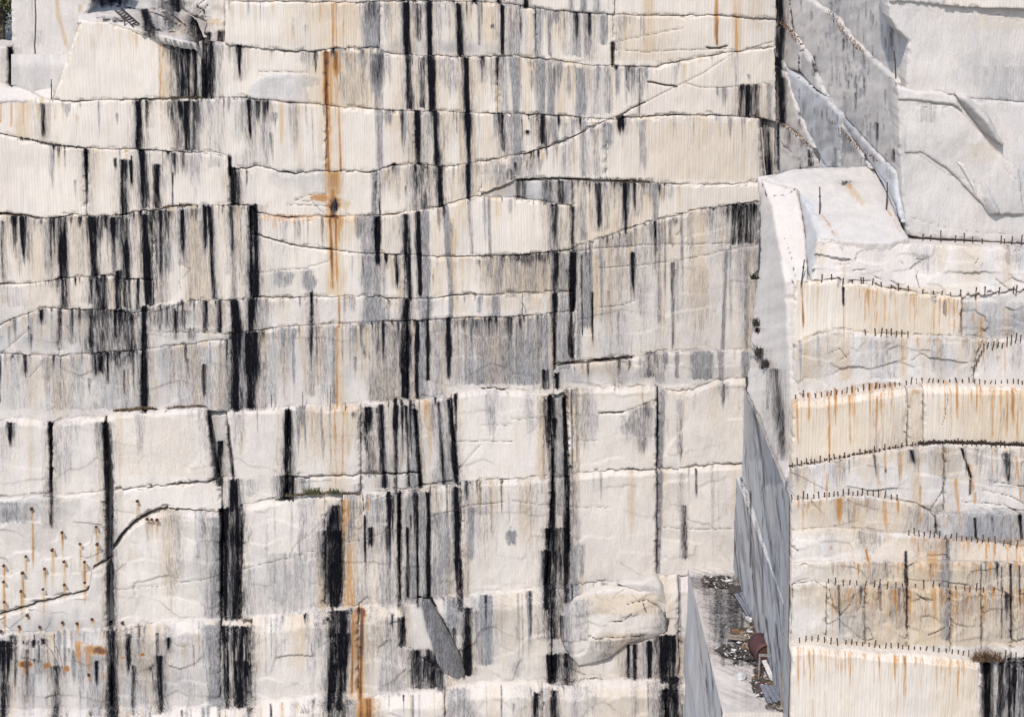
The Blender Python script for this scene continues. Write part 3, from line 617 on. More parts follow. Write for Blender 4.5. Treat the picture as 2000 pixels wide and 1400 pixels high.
streaks('R', '''
R 1563 1569 551 650 1567 1573 .97 .1; K 1563 1566 552 590 .5 .5; K 1645 1650 560 605 .8 .3; R 1645 1650 566 662 1646 1651 .78 0; R 1665 1668 560 600 .5 .4; R 1688 1692 570 652 .55; R 1707 1710 570 650 .4; R 1725 1730 575 650 .72; R 1747 1751 575 640 .6; R 1775 1779 578 640 .5; R 1784 1788 578 650 .75; G 1843 1848 586 616 .85; R 1860 1864 590 650 .5; R 1872 1878 610 658 .75; R 1876 1880 575 600 .6; R 1904 1909 575 612 .85; R 1898 1906 610 640 .5 .4; R 1912 1920 618 660 .6; T 1906 1922 618 665 .6; T 1960 1972 600 660 .5; G 1880 2100 590 662 .3; T 1660 1870 560 655 .4; G 1820 1830 570 590 .5
T 1568 1580 655 740 .55; R 1640 1646 650 665 .6; R 1760 1766 655 745 1762 1768 .6 .1; T 1640 1660 668 745 .5; T 1758 1772 660 745 .45; T 1800 1806 680 745 .5; R 1915 1918 665 690 .6; R 1955 1958 665 700 .7; R 1966 1969 664 690 .6; R 1962 1966 700 745 .5; G 1700 1760 665 740 .3; T 1820 1840 660 745 .3; T 1580 1600 690 745 .35
R 1553 1560 770 890 1555 1562 .66 .3; R 1577 1584 765 835 .75 .3; R 1616 1623 765 890 .85 .3; R 1655 1664 770 890 1658 1665 .7 .2; T 1540 1780 785 905 .34; R 1710 1716 770 860 .75; R 1719 1724 765 850 .6; R 1744 1748 768 880 .6; R 1732 1736 768 860 .4; G 1710 1714 800 880 .5; R 1775 1800 758 775 .7 .4; T 1772 1800 760 866 .5; R 1817 1820 758 800 .6 .5; R 1855 1860 760 866 .5; R 1880 1884 760 866 .6; R 1895 1900 762 800 .8 .5; R 1935 1942 762 866 .7; R 1952 1956 760 866 .7; R 1964 1970 760 866 .85; R 1985 1990 762 866 .7; T 1870 2100 762 866 .45; G 1700 1770 770 880 .2
R 1711 1714 888 900 .5; K 1704 1710 886 935 1712 1716 .75 .2; R 1712 1718 905 955 .85; R 1716 1722 940 975 .6; K 1776 1784 878 905 1782 1790 .7 .3; R 1750 1756 885 940 1756 1762 .6 .3; R 1790 1796 890 960 .45; R 1612 1618 925 985 .85 .2; K 1874 1880 875 935 1894 1900 .9 .1; R 1880 1904 905 970 1898 1908 .6 .2; K 1892 1898 935 965 .75; K 1958 1974 885 940 1966 1976 .72 .2; R 1980 1990 890 990 1990 1998 .6 .2; G 1960 1985 880 920 .5; G 1930 1945 900 960 .4 .3; T 1820 1860 875 930 .5; G 1820 1850 870 920 .4; R 1860 1870 935 1040 1872 1880 .6 .2; T 1780 1800 920 1035 .5; R 1794 1802 950 1030 .65; G 1540 1640 890 960 .15; R 1900 1908 960 985 .6
R 1558 1562 975 1000 .7 .5; R 1568 1572 977 1000 .7 .5; R 1578 1582 977 1003 .7 .5; R 1600 1603 975 1020 .6 .4; R 1630 1648 972 1030 .75 .5; R 1655 1660 970 1000 .6; R 1720 1732 975 1042 1724 1736 .75 .1; R 1565 1572 990 1060 .5 .4; T 1560 1700 975 1045 .35; T 1660 1690 1000 1045 .6; R 1690 1694 972 1000 .5; K 1901 1906 1010 1052 1904 1908 .85 0; K 1936 1941 1010 1040 .7 .3; K 1988 1996 1005 1056 1994 1999 .85 0; R 1990 1996 1005 1050 .5; G 1830 2100 1000 1060 .45; G 1780 1840 985 1040 .4
R 1620 1628 1064 1075 .95; R 1622 1628 1070 1100 1632 1638 .55 .5; R 1686 1696 1072 1100 1692 1702 .85 .2; R 1692 1702 1090 1140 1694 1700 .7 .3; K 1766 1772 1076 1250 1770 1775 .75 .1; R 1764 1776 1095 1240 .5; R 1800 1840 1075 1140 .55; T 1780 1850 1060 1260 .6; G 1838 1858 1050 1250 .72; G 1856 1872 1050 1100 .5 .4; R 1825 1832 1060 1090 .5; R 1880 1884 1060 1110 .6; R 1908 1914 1060 1110 .5; T 1640 1680 1100 1140 .35; K 1914 1917 1100 1250 .7; K 1955 1958 1104 1250 .7; K 1972 1976 1100 1250 .8; K 1990 1993 1105 1190 .8; G 1560 1600 1100 1250 .1; T 1620 1660 1140 1200 .6; R 1688 1693 1145 1200 .6; T 1620 2100 1145 1262 .62; T 1640 2100 1098 1146 .55; T 1700 2100 1050 1100 .4; T 1560 1800 980 1040 .45; R 1720 1724 1145 1180 .5; R 1820 1826 1145 1260 1824 1828 .72 .1; R 1834 1842 1150 1200 .7 .4; R 1860 1866 1150 1240 .5; R 1890 1894 1145 1230 .6; G 1640 1690 1160 1250 .4; R 1800 1804 1145 1180 .5; G 1900 2100 1100 1250 .35
K 1917 1936 1286 1460 1921 1941 1 0; K 1948 1966 1288 1460 .92; K 1966 1986 1284 1460 .84; K 1988 2110 1284 1460 .93; G 1940 2100 1290 1460 .5; T 1830 1915 1290 1440 .3
''')
streaks('D', '''
K 1512 1532 -80 120 1516 1530 .95 0; K 1510 1528 110 200 1514 1532 .9 .1; K 1518 1536 150 250 1520 1536 .86 .2; K 1510 1515 170 330 .8; K 1518 1523 240 335 .9; K 1538 1540 -80 40 .5; K 1534 1546 250 310 .4 .5; K 1578 1584 290 330 .85; K 1628 1634 290 330 .5; G 1600 1720 -80 120 .15; K 1734 1746 40 120 .4; K 1650 1656 60 100 .4; G 1640 1670 190 300 .4; K 1710 1716 240 280 .7 .3; K 1745 1752 290 320 .8 .3; K 1588 1594 110 150 .6
''')
cracks('D', '''
1540,-10 1548,40 1550,60
1531,48 1548,62 1562,78 1566,92 1560,110 1561,140
1566,92 1580,112 1592,135 1590,150
1540,137 1570,158 1600,180
1560,310 1563,330
1510,262 1545,300
''', 1.7, .9)
cracks('R', '''
1485,352 1496,382 1498,400
1500,384 1535,382 1556,368
1516,438 1528,456 1545,500 1555,545
1486,560 1500,590 1520,660 1530,710 1540,740
1830,1043 1826,1010 1815,996 1840,960 1846,930
1815,996 1790,982 1758,976
1545,1140 1590,1132 1612,1148
1545,1250 1548,1140
1655,547 1700,548
1630,518 1660,515
1665,528 1690,526
1790,505 1812,508
1707,540 1720,545
1740,548 1754,558
1795,560 1790,540 1792,530
1905,515 1912,505
1945,545 1965,560 1985,578
1760,512 1764,516
1845,800 1852,790 1850,770
1840,830 1846,810 1848,800
1700,880 1712,879
1770,1110 1790,1094
1620,1150 1628,1185 1642,1200 1660,1180 1668,1160
1685,1148 1680,1180 1674,1195
1672,1240 1690,1250 1706,1248 1700,1230 1695,1224
1845,1225 1812,1240
1880,980 1935,982 1960,985 2010,1010
1920,958 1975,968 2010,990
1930,940 2010,950
1900,660 1930,640
1560,1075 1535,1060
1540,770 1560,760
1640,705 1660,690
1620,690 1640,680 1655,700
1780,705 1800,690 1815,700
1750,712 1770,700
1790,1160 1815,1175
1726,682 1740,672
''', 1.4, .75)
TONES['R'] = [(1940, 625, 80, 36, 1, .55), (1720, 700, 140, 40, 1, .25), (1940, 1030, 110, 40, 1, .5), (1640, 1010, 80, 25, 1, .25), (1660, 1200, 60, 60, 1, .35), (1880, 700, 50, 30, 1, .35), (1780, 900, 120, 40, 1, .2),
              (1760, 1200, 160, 60, 0, .3), (1840, 1080, 120, 60, 1, .2), (1930, 520, 80, 30, 1, .3), (1640, 1125, 34, 20, 1, .3)]
TONES['U'] = [(1850, 60, 130, 60, 1, .18), (1980, 380, 80, 60, 1, .25), (1800, 420, 60, 40, 1, .2), (1960, 150, 90, 50, 1, .45), (1840, 300, 120, 80, 1, .2), (1900, 220, 40, 30, 1, .3)]
TONES['D'] = [(1590, 230, 40, 50, 1, .5), (1640, 40, 30, 40, 1, .4), (1680, 250, 70, 60, 1, .35), (1720, 110, 40, 60, 1, .3)]
streaks('W', '''
K 1510 1524 1060 1180 .4; G 1455 1500 760 900 .35; K 1470 1474 800 960 1500 1504 .5 .2; K 1464 1468 960 1110 .6; K 1488 1491 1010 1200 .6; G 1500 1560 900 1400 .3
K 1475 1500 0 1 .1
''')
streaks('UF', '''
K 1474 1482 640 650 .9; K 1470 1476 622 640 .9; K 1478 1492 680 705 .8; K 1486 1500 704 720 .8; K 1478 1484 540 548 .9; K 1508 1520 720 900 1524 1540 .62 .1; K 1496 1502 700 800 .4; G 1490 1530 760 900 .3
''')
streaks('S', 'G 1352 1470 1118 1390 1440 1540 .32 0; K 1362 1445 1124 1300 1405 1490 .56 0; K 1365 1430 1125 1150 1372 1440 .62 0; G 1372 1450 1180 1255 1400 1470 .55 0; K 1380 1420 1195 1225 .5; K 1410 1470 1262 1282 .72; K 1440 1475 1140 1260 1470 1500 .6 0')

streaks('WD', 'G 800 930 1160 1360 .95; K 800 930 1160 1360 .34')  # even grey and black that paint shade on the wedge's right cheek
for q in '62,991 122,1038 157,1061 188,1028 191,1061 8,1103 8,1135 9,1174 51,1085 45,1117 42,1153 88,1109 85,1149 103,1072 126,1095 126,1140 165,1096 166,1136 269,977 288,1012 297,1013 307,1014 38,1222 54,1200 78,1223 123,1214 152,1215 181,1208 203,1233 171,1261 188,1293 174,1315 202,1315 64,1022'.split():
    x_, y_ = map(float, q.split(',')); r_ = np.random.RandomState(int(x_*7+y_)); L_ = 26+60*r_.rand() if y_ < 1180 else 16+16*r_.rand()
    STREAKS['M'].append((2, x_, 3.6, y_, y_+L_*(.5+.7*r_.rand()), x_+1, 2.4, .62+.3*r_.rand(), .6)); STREAKS['M'].append((3, x_, 8, y_, y_+L_*1.2, x_+1, 6.0, .6, .6))
def rust_lines(x0, x1, y, n, lmin, lmax, s, seed):
    r = np.random.RandomState(seed)
    for i in range(n):
        x = x0+(x1-x0)*r.rand(); L = lmin+(lmax-lmin)*r.rand()**1.6; w = 1.6+2.2*r.rand()**2; yy_ = y(x) if callable(y) else y
        STREAKS['R'].append((2, x, w, yy_, yy_+L, x+.01*L, w*.7, s*(.55+.45*r.rand()), .5))
rust_lines(1650, 1880, lambda x: 558+(x-1650)*.12, 46, 20, 95, .75, 1)
rust_lines(1550, 2010, lambda x: np.interp(x, [1550, 1700, 1850, 2010], [770, 748, 744, 760]), 90, 20, 130, .8, 2)
rust_lines(1550, 2010, lambda x: np.interp(x, [1550, 1800, 2010], [915, 872, 875]), 30, 20, 80, .6, 3)
rust_lines(1550, 1760, 974, 30, 12, 60, .8, 4); rust_lines(1780, 2010, lambda x: 1043+(x-1780)*.1, 40, 14, 60, .85, 5)
rust_lines(1615, 2010, 1146, 40, 20, 100, .7, 6); rust_lines(1555, 1910, lambda x: 1262+(x-1555)*.08, 70, 20, 140, .8, 7)
rust_lines(1700, 2000, 660, 20, 20, 80, .6, 8)

r_ = np.random.RandomState(5)
for i in range(900):                                         # drill grooves and pits on the receding wall
    x_ = r_.uniform(1560, 1765); y_ = r_.uniform(-60, 440); L_ = r_.uniform(4, 40)
    d_ = np.clip(.4+.9*vnoise(x_/22, y_/60)+.4*vnoise(x_/7, y_/20), 0, 1)
    if r_.rand() < d_: STREAKS['D'].append((0 if r_.rand() < .15 else 1, x_, r_.uniform(1.6, 4.0), y_, y_+L_, x_, 1.5, r_.uniform(.35, .7), .3))
def drizzle(grp, x0, x1, top, bot, n, pk=.4, pt=.2, s=(.4, .9), seed=0, wmax=6.0, wash=0):
    r = np.random.RandomState(seed+int(x0)*3+n); L = STREAKS[grp]
    for i in range(n):
        x = r.uniform(x0, x1); xa = np.array([x]); t = float(top(xa)[0]); H = float(bot(xa)[0])-t
        if H < 6: continue
        if vnoise(x/38., seed+.5)+.25 < .5*r.rand()-.1: continue    # runs come in bunches
        w = 2.0+1.3*wmax*r.rand()**2.2; q = r.rand(); ch = 0 if q < pk*.6 else (3 if q < pk+pt else 1)
        le = H*(.12+.9*r.rand()**1.6); y0 = t-2 if r.rand() < .8 else t+r.rand()*H*.5
        L.append((ch, x, w, y0, min(y0+le, t+H), x+.015*le, w*.6, r.uniform(*s), r.uniform(.4, .9)))
    for i in range(wash):
        x = r.uniform(x0, x1); xa = np.array([x]); t = float(top(xa)[0]); H = float(bot(xa)[0])-t; w = r.uniform(12, 50)
        L.append((3 if r.rand() < .5 else 1, x, w, t-2, t+H*(.5+.6*r.rand()), x+2, w*.8, r.uniform(.26, .44), .5))

streaks('M', 'R 630 644 100 212 .6 .3; R 650 664 100 160 .7 .4; R 637 646 206 338 .6; R 644 650 424 580 .5 .3; R 654 660 424 540 .55 .4; R 690 698 1200 1340 .5 .4; R 640 664 336 380 .55; R 672 700 100 130 .4 .6')
r_ = np.random.RandomState(9)
for i in range(160):                                         # saw and drill lines on the shaded return wall and the shelf side
    x_ = r_.uniform(1350, 1550); y_ = r_.uniform(770, 1390); L_ = r_.uniform(40, 260)
    STREAKS['W'].append((1 if r_.rand() < .7 else 0, x_, r_.uniform(1.5, 5), y_, y_+L_, x_+.12*L_, 2, r_.uniform(.3, .65), .5))

BLOTS['M'] = [(650, 397, 18, 15, 2, .95), (653, 406, 8, 20, 0, .6), (628, 386, 24, 9, 2, .62), (649, 424, 18, 7, 2, .95), (672, 400, 14, 14, 3, .7), (49, 1297, 15, 9, 2, .9), (194, 1270, 17, 9, 2, .9), (172, 1266, 14, 12, 2, .6), (91, 1300, 8, 8, 2, .7), (130, 1304, 7, 8, 2, .7), (241, 1284, 6, 4, 2, .8), (278, 1278, 7, 4, 2, .8),
              (998, 1048, 12, 22, 1, .8), (702, 1196, 16, 12, 2, 1.0), (700, 1196, 8, 8, 0, .4), (655, 1210, 24, 16, 0, .7), (640, 640, 6, 6, 3, .4), (1240, 830, 26, 34, 1, .55), (560, 545, 16, 18, 1, .5), (605, 548, 16, 22, 1, .6), (120, 1238, 30, 12, 3, .35), (1110, 1090, 14, 30, 1, .7), (1010, 1300, 18, 24, 1, .4)]
streaks('M', 'K 94 101 824 1032 97 103 .9 0; K 403 411 800 944 421 429 .9 0; K 443 448 830 945 455 460 .85 0; R 1250 1254 0 1 .1')  # black down the open slots puts the shade on their sides into colour
streaks('R', 'R 1600 1605 417 470 1638 1643 .75 .1; R 1731 1736 410 478 1772 1778 .7 .1; T 1645 1660 358 410 1684 1700 .6 .3; K 1646 1660 354 362 .9 .3; R 1652 1668 358 372 .5 .4; K 1478 1486 360 400 1494 1500 .6 .4')
TONES['D'] += [(1590, 240, 36, 70, 1, .35), (1660, 290, 40, 40, 1, .3), (1600, 120, 20, 30, 1, .3)]

cracks('BO', '''
1150,1240 1165,1248 1210,1243 1260,1242
1225,1180 1262,1170 1285,1182 1300,1205
1190,1215 1215,1212 1235,1198
1255,1175 1262,1195
''', 1.6, .9)
TONES['BO'] = [(1150, 1180, 60, 26, 1, .3), (1290, 1170, 20, 20, 1, .3)]

STREAKS['BO'] = []
streaks('BO', 'G 1092 1120 1170 1300 .6; G 1120 1150 1170 1250 .4; K 1092 1104 1200 1280 .6; G 1230 1262 1236 1262 .5; T 1150 1290 1160 1200 .4; G 1280 1312 1190 1240 .5; K 1296 1312 1195 1245 .5; G 1160 1200 1250 1295 .5; T 1180 1260 1236 1290 .45')

cracks('U', '''
1790,300 1850,340 1920,362
1780,425 1850,446 1900,452 1960,456 2010,462
1960,330 1990,352 1996,380
1890,24 1955,30 1990,42
1760,120 1768,160
1775,205 1830,212 1862,206
1945,296 1985,330
''', 1.3, .5)
streaks('U', 'G 1930 2140 130 200 .3; T 1900 2010 20 60 .25; G 1790 1830 200 240 .35; T 1880 1960 280 320 .25')

rust_lines(1620, 2010, 1098, 50, 15, 45, .75, 11); rust_lines(1620, 2010, 1150, 60, 30, 105, .8, 12); rust_lines(1780, 2010, 1050, 30, 15, 50, .8, 13)

# ------------------------------------------------------------------ traced joints of the main wall
T0 = Line('-160,-80 2200,-80', 0, 0)
H0 = Line('400,3 500,3 600,5 720,5 870,3 980,8 1080,22 1180,28 1280,32 1390,30 1510,38 1530,38', 1.3, .6)
H1 = Line('90,38 160,38 205,46 262,60 320,75 380,85 440,86 500,95 560,100 640,98 735,94 752,105 790,108 900,112 1000,112 1060,116 1150,128 1200,130 1285,133 1300,126 1420,104 1510,94 1530,94', 1.5, 1.0)
H2 = Line('-160,190 0,190 60,190 85,193 105,196 150,200 200,196 260,195 330,193 400,192 470,192 500,195 560,200 640,207 700,212 740,215 830,218 930,222 1000,224 1100,228 1160,232 1185,236 1240,230 1300,226 1400,225 1480,232 1515,240', 1.4, 1.2)
H3 = Line('-160,240 0,262 40,270 85,280 130,287 168,292 230,293 270,293 330,297 400,297 430,299 446,306 452,330 480,330 500,325 540,333 580,338 620,335 680,335 720,338 738,335 767,322 812,321 862,328 920,320 980,308 1034,298 1090,282 1140,258 1165,246 1182,238', 1.6, 1.2)
H3B = Line('880,398 933,383 985,362 1005,351 1060,348 1130,350 1160,354 1265,357 1290,361 1350,362 1500,358', 1.5, 1.2)
H4 = Line('-160,418 0,418 48,421 77,427 106,427 148,420 185,424 219,423 246,420 280,413 306,411 328,405 396,403 460,401 486,401 500,416 553,425 606,425 669,423 727,423 764,420 804,413 865,403 896,392 933,382 949,384 965,387 991,386 1034,390 1063,397 1116,403 1130,405', 1.5, 1.5)
H5L = Line('-160,560 0,556 48,555 92,551 121,544 185,541 217,540 260,547 300,549', 1.2, 1.2)
H5 = Line('485,456 513,462 580,480 648,489 711,495 777,497 830,500 896,502 960,500 1020,498 1080,491 1122,486', 1.0, .8)
H5R = Line('1110,489 1130,480 1165,470 1220,450 1270,435 1350,415 1420,402 1500,396', 1.4, 1.2)
H6 = Line('-160,640 0,632 26,620 53,612 79,604 121,604 185,606 232,609 264,612 290,608 310,600 370,588 430,590 486,584 510,582 560,583 640,579 720,580 790,587 880,578 960,575 1060,572 1085,572 1125,568', 1.6, 1.2)
H7 = Line('-160,688 0,691 48,695 111,695 185,691 264,686 306,681 359,674 412,667 455,662', 1.4, 1.0)
H6B = Line('450,656 500,646 566,637 658,634 711,630 777,629 843,626 896,622 1020,619 1079,612 1122,607', 1.2, 1.0)
H8 = Line('-160,822 0,822 50,821 90,828 130,820 200,817 230,808 260,806 330,802 400,800 440,803 480,800 520,798 600,795 640,795 700,790 760,783 830,778 880,770 920,765 1000,765 1050,771 1090,770 1110,760 1280,756 1300,760 1350,762 1400,744 1475,735', 2.0, 1.2)
H8U = Line('960,752 1035,735 1070,720 1090,712 1130,708 1200,702 1240,698 1300,688 1360,686 1400,685 1480,683', 1.5, 1.2, ((1060, 1245, 2.6),))
H9 = Line('-160,975 0,974 53,967 98,967 132,969 185,963 230,957 290,952 343,947 423,938 460,934 500,932 550,931 620,932 640,929 668,928 740,927 800,922 840,918 890,920', 1.2, .9, ((340, 430, 1.8), (-200, 30, .6)))
H10 = Line('190,1085 215,1075 240,1043 262,1022 290,1004 330,993 370,996 430,1000 470,990 500,985 560,972 640,966 700,968 740,965 780,960 840,950 900,942 960,938 1000,937 1075,932 1110,928 1280,915 1330,917 1375,910 1475,903', 1.8, 1.4, ((216, 335, 3.2), (560, 640, .8)))
C1 = Line('-160,1250 0,1201 40,1190 100,1171 150,1160 165,1158 175,1150 180,1112 192,1103 225,1092', 1.6, 1.2, ((-200, 212, 2.0),))
H12 = Line('-160,1245 0,1243 90,1240 120,1234 160,1231 220,1231 250,1224 300,1221 400,1214 480,1208 520,1206 640,1194 700,1187 780,1183 830,1168 880,1166 910,1171 960,1162 1010,1160 1060,1152 1160,1138 1250,1133 1290,1128 1400,1120', 2.2, 1.4)
H13 = Line('-160,1392 250,1391 360,1389 440,1377 500,1381 560,1373 640,1364 720,1364 790,1358 860,1351 905,1346 940,1340 1000,1340 1060,1345 1140,1337 1230,1332 1300,1332 1420,1326', 2.4, 1.0)
BOT = Line('-160,1500 2200,1500', 0, 0)
def cut(line, dy):
    f = lambda x: line(x)+dy
    f.gap = line.gap
    return f

WALL = empty('quarry_wall', (0, 0, -16), 'tall pale granite quarry face streaked with black and rust stains', 'quarry wall')
DR = (.62, .05, .85, 0); DRL = (.6, .08, .6, 0); RG = (.45, .16, .05, 0); RG2 = (.4, .26, 0, 0); FR = (.42, .06, 0, 0)
FC = (1.9, 1.0, .022); FC2 = (1.3, .8, .045)
def row(top, bot, xs, Y, tone, jit=.05, **k):
    for i, (a, b) in enumerate(zip(xs[:-1], xs[1:])):
        block(WALL, top, bot, a, b, Y+jit*(RNG.rand()*2-1), tone=tone, **k)
fringe('M', 1110, 1290, H3B, 34, 6, 30, .85, seed=2); fringe('M', 500, 640, H1, 14, 8, 40, .5, 1); fringe('M', 660, 730, H1, 16, 8, 45, .6, seed=4)
fringe('M', 130, 330, H4, 34, 6, 40, .85, seed=5); fringe('M', 300, 480, H4, 22, 6, 30, .7, seed=6); fringe('M', 50, 280, H5L, 30, 5, 26, .85, seed=7); fringe('M', 140, 300, H6, 40, 8, 60, .85, seed=8)
fringe('M', 290, 480, H6, 30, 8, 40, .7, seed=9); fringe('M', 700, 1080, H6B, 70, 6, 30, .85, seed=10); fringe('M', 300, 460, H7, 16, 5, 25, .5, seed=11); fringe('M', 180, 270, H7, 24, 10, 50, .85, seed=12); fringe('M', 0, 60, H7, 6, 5, 20, .6, seed=13)
fringe('M', 500, 720, H6B, 24, 6, 50, .6, 1, seed=14); fringe('M', 950, 1120, H5, 30, 8, 40, .8, seed=15); fringe('M', 1120, 1480, H5R, 40, 6, 24, .7, seed=16); fringe('M', 330, 530, H2, 20, 8, 40, .6, seed=17)
fringe('M', 960, 1290, H1, 30, 6, 40, .5, 1, seed=18); fringe('M', 960, 1260, H2, 24, 8, 50, .55, 1, seed=19); fringe('M', 750, 1000, H8, 16, 8, 40, .5, 1, seed=20); fringe('M', 690, 900, H10, 22, 8, 60, .6, seed=21)
fringe('M', 560, 720, H4, 26, 8, 60, .55, 2, 1.5, 4, seed=22); fringe('M', 40, 330, H2, 16, 8, 60, .45, 2, 1.5, 3, seed=23); fringe('M', 640, 740, H2, 14, 8, 50, .45, 2, 1.5, 3, seed=24); fringe('M', 440, 620, H1, 14, 8, 40, .4, 3, 2, 5, seed=25)
fringe('M', 480, 740, H12, 20, 6, 30, .5, 3, 3, 8, seed=26); fringe('M', 590, 700, H8, 18, 10, 80, .45, 2, 2, 5, seed=27); fringe('M', 1240, 1470, H8U, 24, 8, 40, .55, 1, seed=28); fringe('M', 1060, 1460, H13, 16, 8, 50, .4, 1, seed=29)

Z = drizzle
Z('M', 745, 1260, H0, H1, 110, .25, .3, seed=1, wash=14); Z('M', 640, 745, H1, H2, 40, .2, .4, seed=2); Z('M', 745, 1270, H1, H2, 150, .25, .3, seed=3, wash=18); Z('M', 745, 1190, H2, H3, 130, .3, .25, seed=4, wash=14); Z('M', 390, 640, H2, H3, 60, .2, .2, seed=5, wash=6)
Z('M', 60, 450, H3, H4, 50, .4, .2, seed=6, wash=6); Z('M', 735, 936, H3, H4, 70, .35, .3, seed=7, wash=8); Z('M', 940, 1184, H3, H3B, 80, .3, .2, seed=8, wash=8); Z('M', 1190, 1480, H2, H3B, 40, .1, .5, (.3, .6), seed=9); Z('M', 1184, 1500, H1, H2, 30, .1, .5, (.3, .6), seed=10)
Z('M', 0, 490, H4, H6, 170, .55, .2, seed=11, wash=14); Z('M', 690, 1118, H4, H5, 90, .3, .3, seed=12, wash=10); Z('M', 690, 1118, H5, H6, 110, .4, .35, seed=13, wash=12); Z('M', 500, 690, H4, H6, 30, .1, .5, (.3, .6), seed=14); Z('M', 1118, 1300, H3B, H5R, 70, .45, .2, seed=15, wash=6); Z('M', 1300, 1480, H5R, H8U, 24, .2, .4, (.35, .7), seed=16, wash=8); Z('M', 1118, 1300, H5R, H8U, 60, .35, .25, seed=17, wash=10)
Z('M', 0, 450, H6, H7, 130, .5, .15, seed=18, wash=14); Z('M', 500, 1118, H6, H6B, 100, .3, .25, seed=19, wash=16); Z('M', 0, 450, H7, H8, 100, .3, .3, seed=20, wash=22); Z('M', 500, 1082, H6B, H8, 260, .35, .3, seed=21, wash=34); Z('M', 1082, 1460, H8U, H8, 60, .3, .1, seed=22, wash=6)
Z('M', 0, 560, H8, H9, 20, .1, .3, (.25, .5), seed=23, wash=6); Z('M', 570, 700, H8, H9, 40, .1, .6, seed=24, wash=5); Z('M', 690, 905, H8, H10, 90, .5, .2, seed=25, wash=10); Z('M', 905, 1460, H8, H10, 28, .2, .4, (.25, .5), seed=26, wash=8); Z('M', 1060, 1130, H8, H12, 50, .6, .2, seed=27)
Z('M', 670, 990, H10, H12, 100, .45, .2, seed=28, wash=16); Z('M', 225, 640, H10, H12, 36, .1, .15, (.25, .5), seed=29, wash=10); Z('M', 990, 1450, H10, H12, 22, .1, .3, (.25, .5), seed=30, wash=6); Z('M', 0, 500, H12, H13, 90, .45, .15, seed=31, wash=18); Z('M', 500, 800, H12, H13, 60, .3, .3, seed=32, wash=8); Z('M', 850, 1340, H12, H13, 60, .4, .15, seed=33, wash=8); Z('M', 0, 1400, H13, BOT, 120, .4, .2, seed=34, wash=14); Z('M', 440, 745, H0, H1, 50, .05, .6, (.3, .6), seed=35); Z('M', -20, 330, H2, H3, 30, .1, .5, (.3, .6), seed=36); Z('M', 110, 330, H1, H2, 20, 0, .7, (.3, .5), seed=37)
# rows from the top down; every row stands a little proud of the one above
row(T0, H0, [440, 742, 985, 1200, 1516], .02, DR, .02)
row(H0, H1, [440, 741, 1046, 1197, 1516], 0, DR, .04)
block(WALL, H1, H2, '160,30 150,60 105,190', 402, -.10, tone=DR, label='cream trapezoid slab with a slanting left edge')
block(WALL, H1, H2, 402, 637, -.02, tone=DR); row(H1, H2, [637, 972, 1250, 1516], -.04, DR, .03)
poly(WALL, '483,192 490,165 505,152 520,148 560,143 600,143 633,150 634,200 600,203 520,197', y_proj(-.10), tone=(.1, .5, 0, 0), depth=.3, rel=.05, rnd=.04, label='grey broken flake at the foot of its slab', name='rock_flake')
row(H2, H3, [-160, 268, 637, 812, 1184], -.10, DR, .03)
block(WALL, H2, H3B, 1182, '1484,225 1494,360', -.06, tone=DR, label='wide clean cream slab near the inner corner')
block(WALL, H2, H3B, '1488,225 1498,360', 1520, .25, tone=DRL)
block(WALL, H3, H4, -160, '166,280 168,420', -.20, tone=DR); block(WALL, H3, H4, '168,280 170,420', 450, -.15, tone=DR)
block(WALL, H3, H4, 453, 735, -.12, tone=(.6, .1, .6, 0)); block(WALL, H3, H4, 735, 940, -.16, tone=DR); block(WALL, H3, H3B, 936, 1184, -.14, tone=DR)
block(WALL, H3B, H4, 936, 1118, -.08, tone=(.0, 1.0, 0, 0), label='thin grey wedge of rough rock')
block(WALL, H4, H5L, -160, 298, -.26, tone=DR); block(WALL, H5L, H6, -160, 298, -.30, tone=DRL); block(WALL, H4, H6, 298, 488, -.26, tone=DRL)
block(WALL, H4, H5, 490, 735, -.24, tone=DR); block(WALL, H4, H5, 735, 1118, -.26, tone=DR)
block(WALL, H5, H6, 490, 790, -.28, tone=DRL); block(WALL, H5, H6, 790, 1120, -.28, tone=DRL)
block(WALL, H3B, H5R, 1118, '1490,340 1486,420', -.20, tone=DR); block(WALL, H5R, H8U, 1120, '1488,390 1472,700', -.34, tone=RG, chis=.012, facet=FC)
poly(WALL, '288,603 310,593 345,588 368,587 362,596 330,604 300,612', y_proj(-.38), tone=(.5, 0, 0, 0), rel=.02, depth=.4, name='rock_flake', label='clean white flake lying along the joint')
row(H6, H7, [-160, 116, 278], -.36, RG2, .04, chis=.012, facet=FC); block(WALL, H6, H7, 278, 452, -.36, tone=RG, chis=.012, facet=FC)
row(H6, H6B, [452, 609, 795, 1020, 1120], -.36, RG, .03, chis=.012, facet=FC)
row(H7, H8, [-160, 278, 452], -.42, RG2, .03, chis=.014, facet=FC); row(H6B, H8, [452, 795, 1082], -.42, RG2, .03, chis=.014, facet=FC)
block(WALL, H6B, H8U, 1082, 1122, -.40, tone=RG2); block(WALL, H8U, H8, 1082, 1474, -.62, tone=RG, bulge=.12, chis=.015, facet=FC2)
def lean(*a, **k):
    bev = {id(H12): (24, .42), id(H10): (9, .20), id(H8): (7, .14), id(H13): (24, .45)}.get(id(a[1]))
    if bev: k.setdefault('topbev', bev)
    k.setdefault('tilt', RNG.uniform(-.20, .12)); k.setdefault('yaw', RNG.uniform(-.22, .22)); k.setdefault('rnd', .05)
    a = list(a); a[5] += RNG.uniform(-.07, .07)
    return block(*a, **k)
def rowl(top, bot, xs, Y, tone, jit=.05, **k):
    for a, b in zip(xs[:-1], xs[1:]): lean(WALL, top, bot, a, b, Y+jit*RNG.uniform(-1, 1), tone=tone, **k)
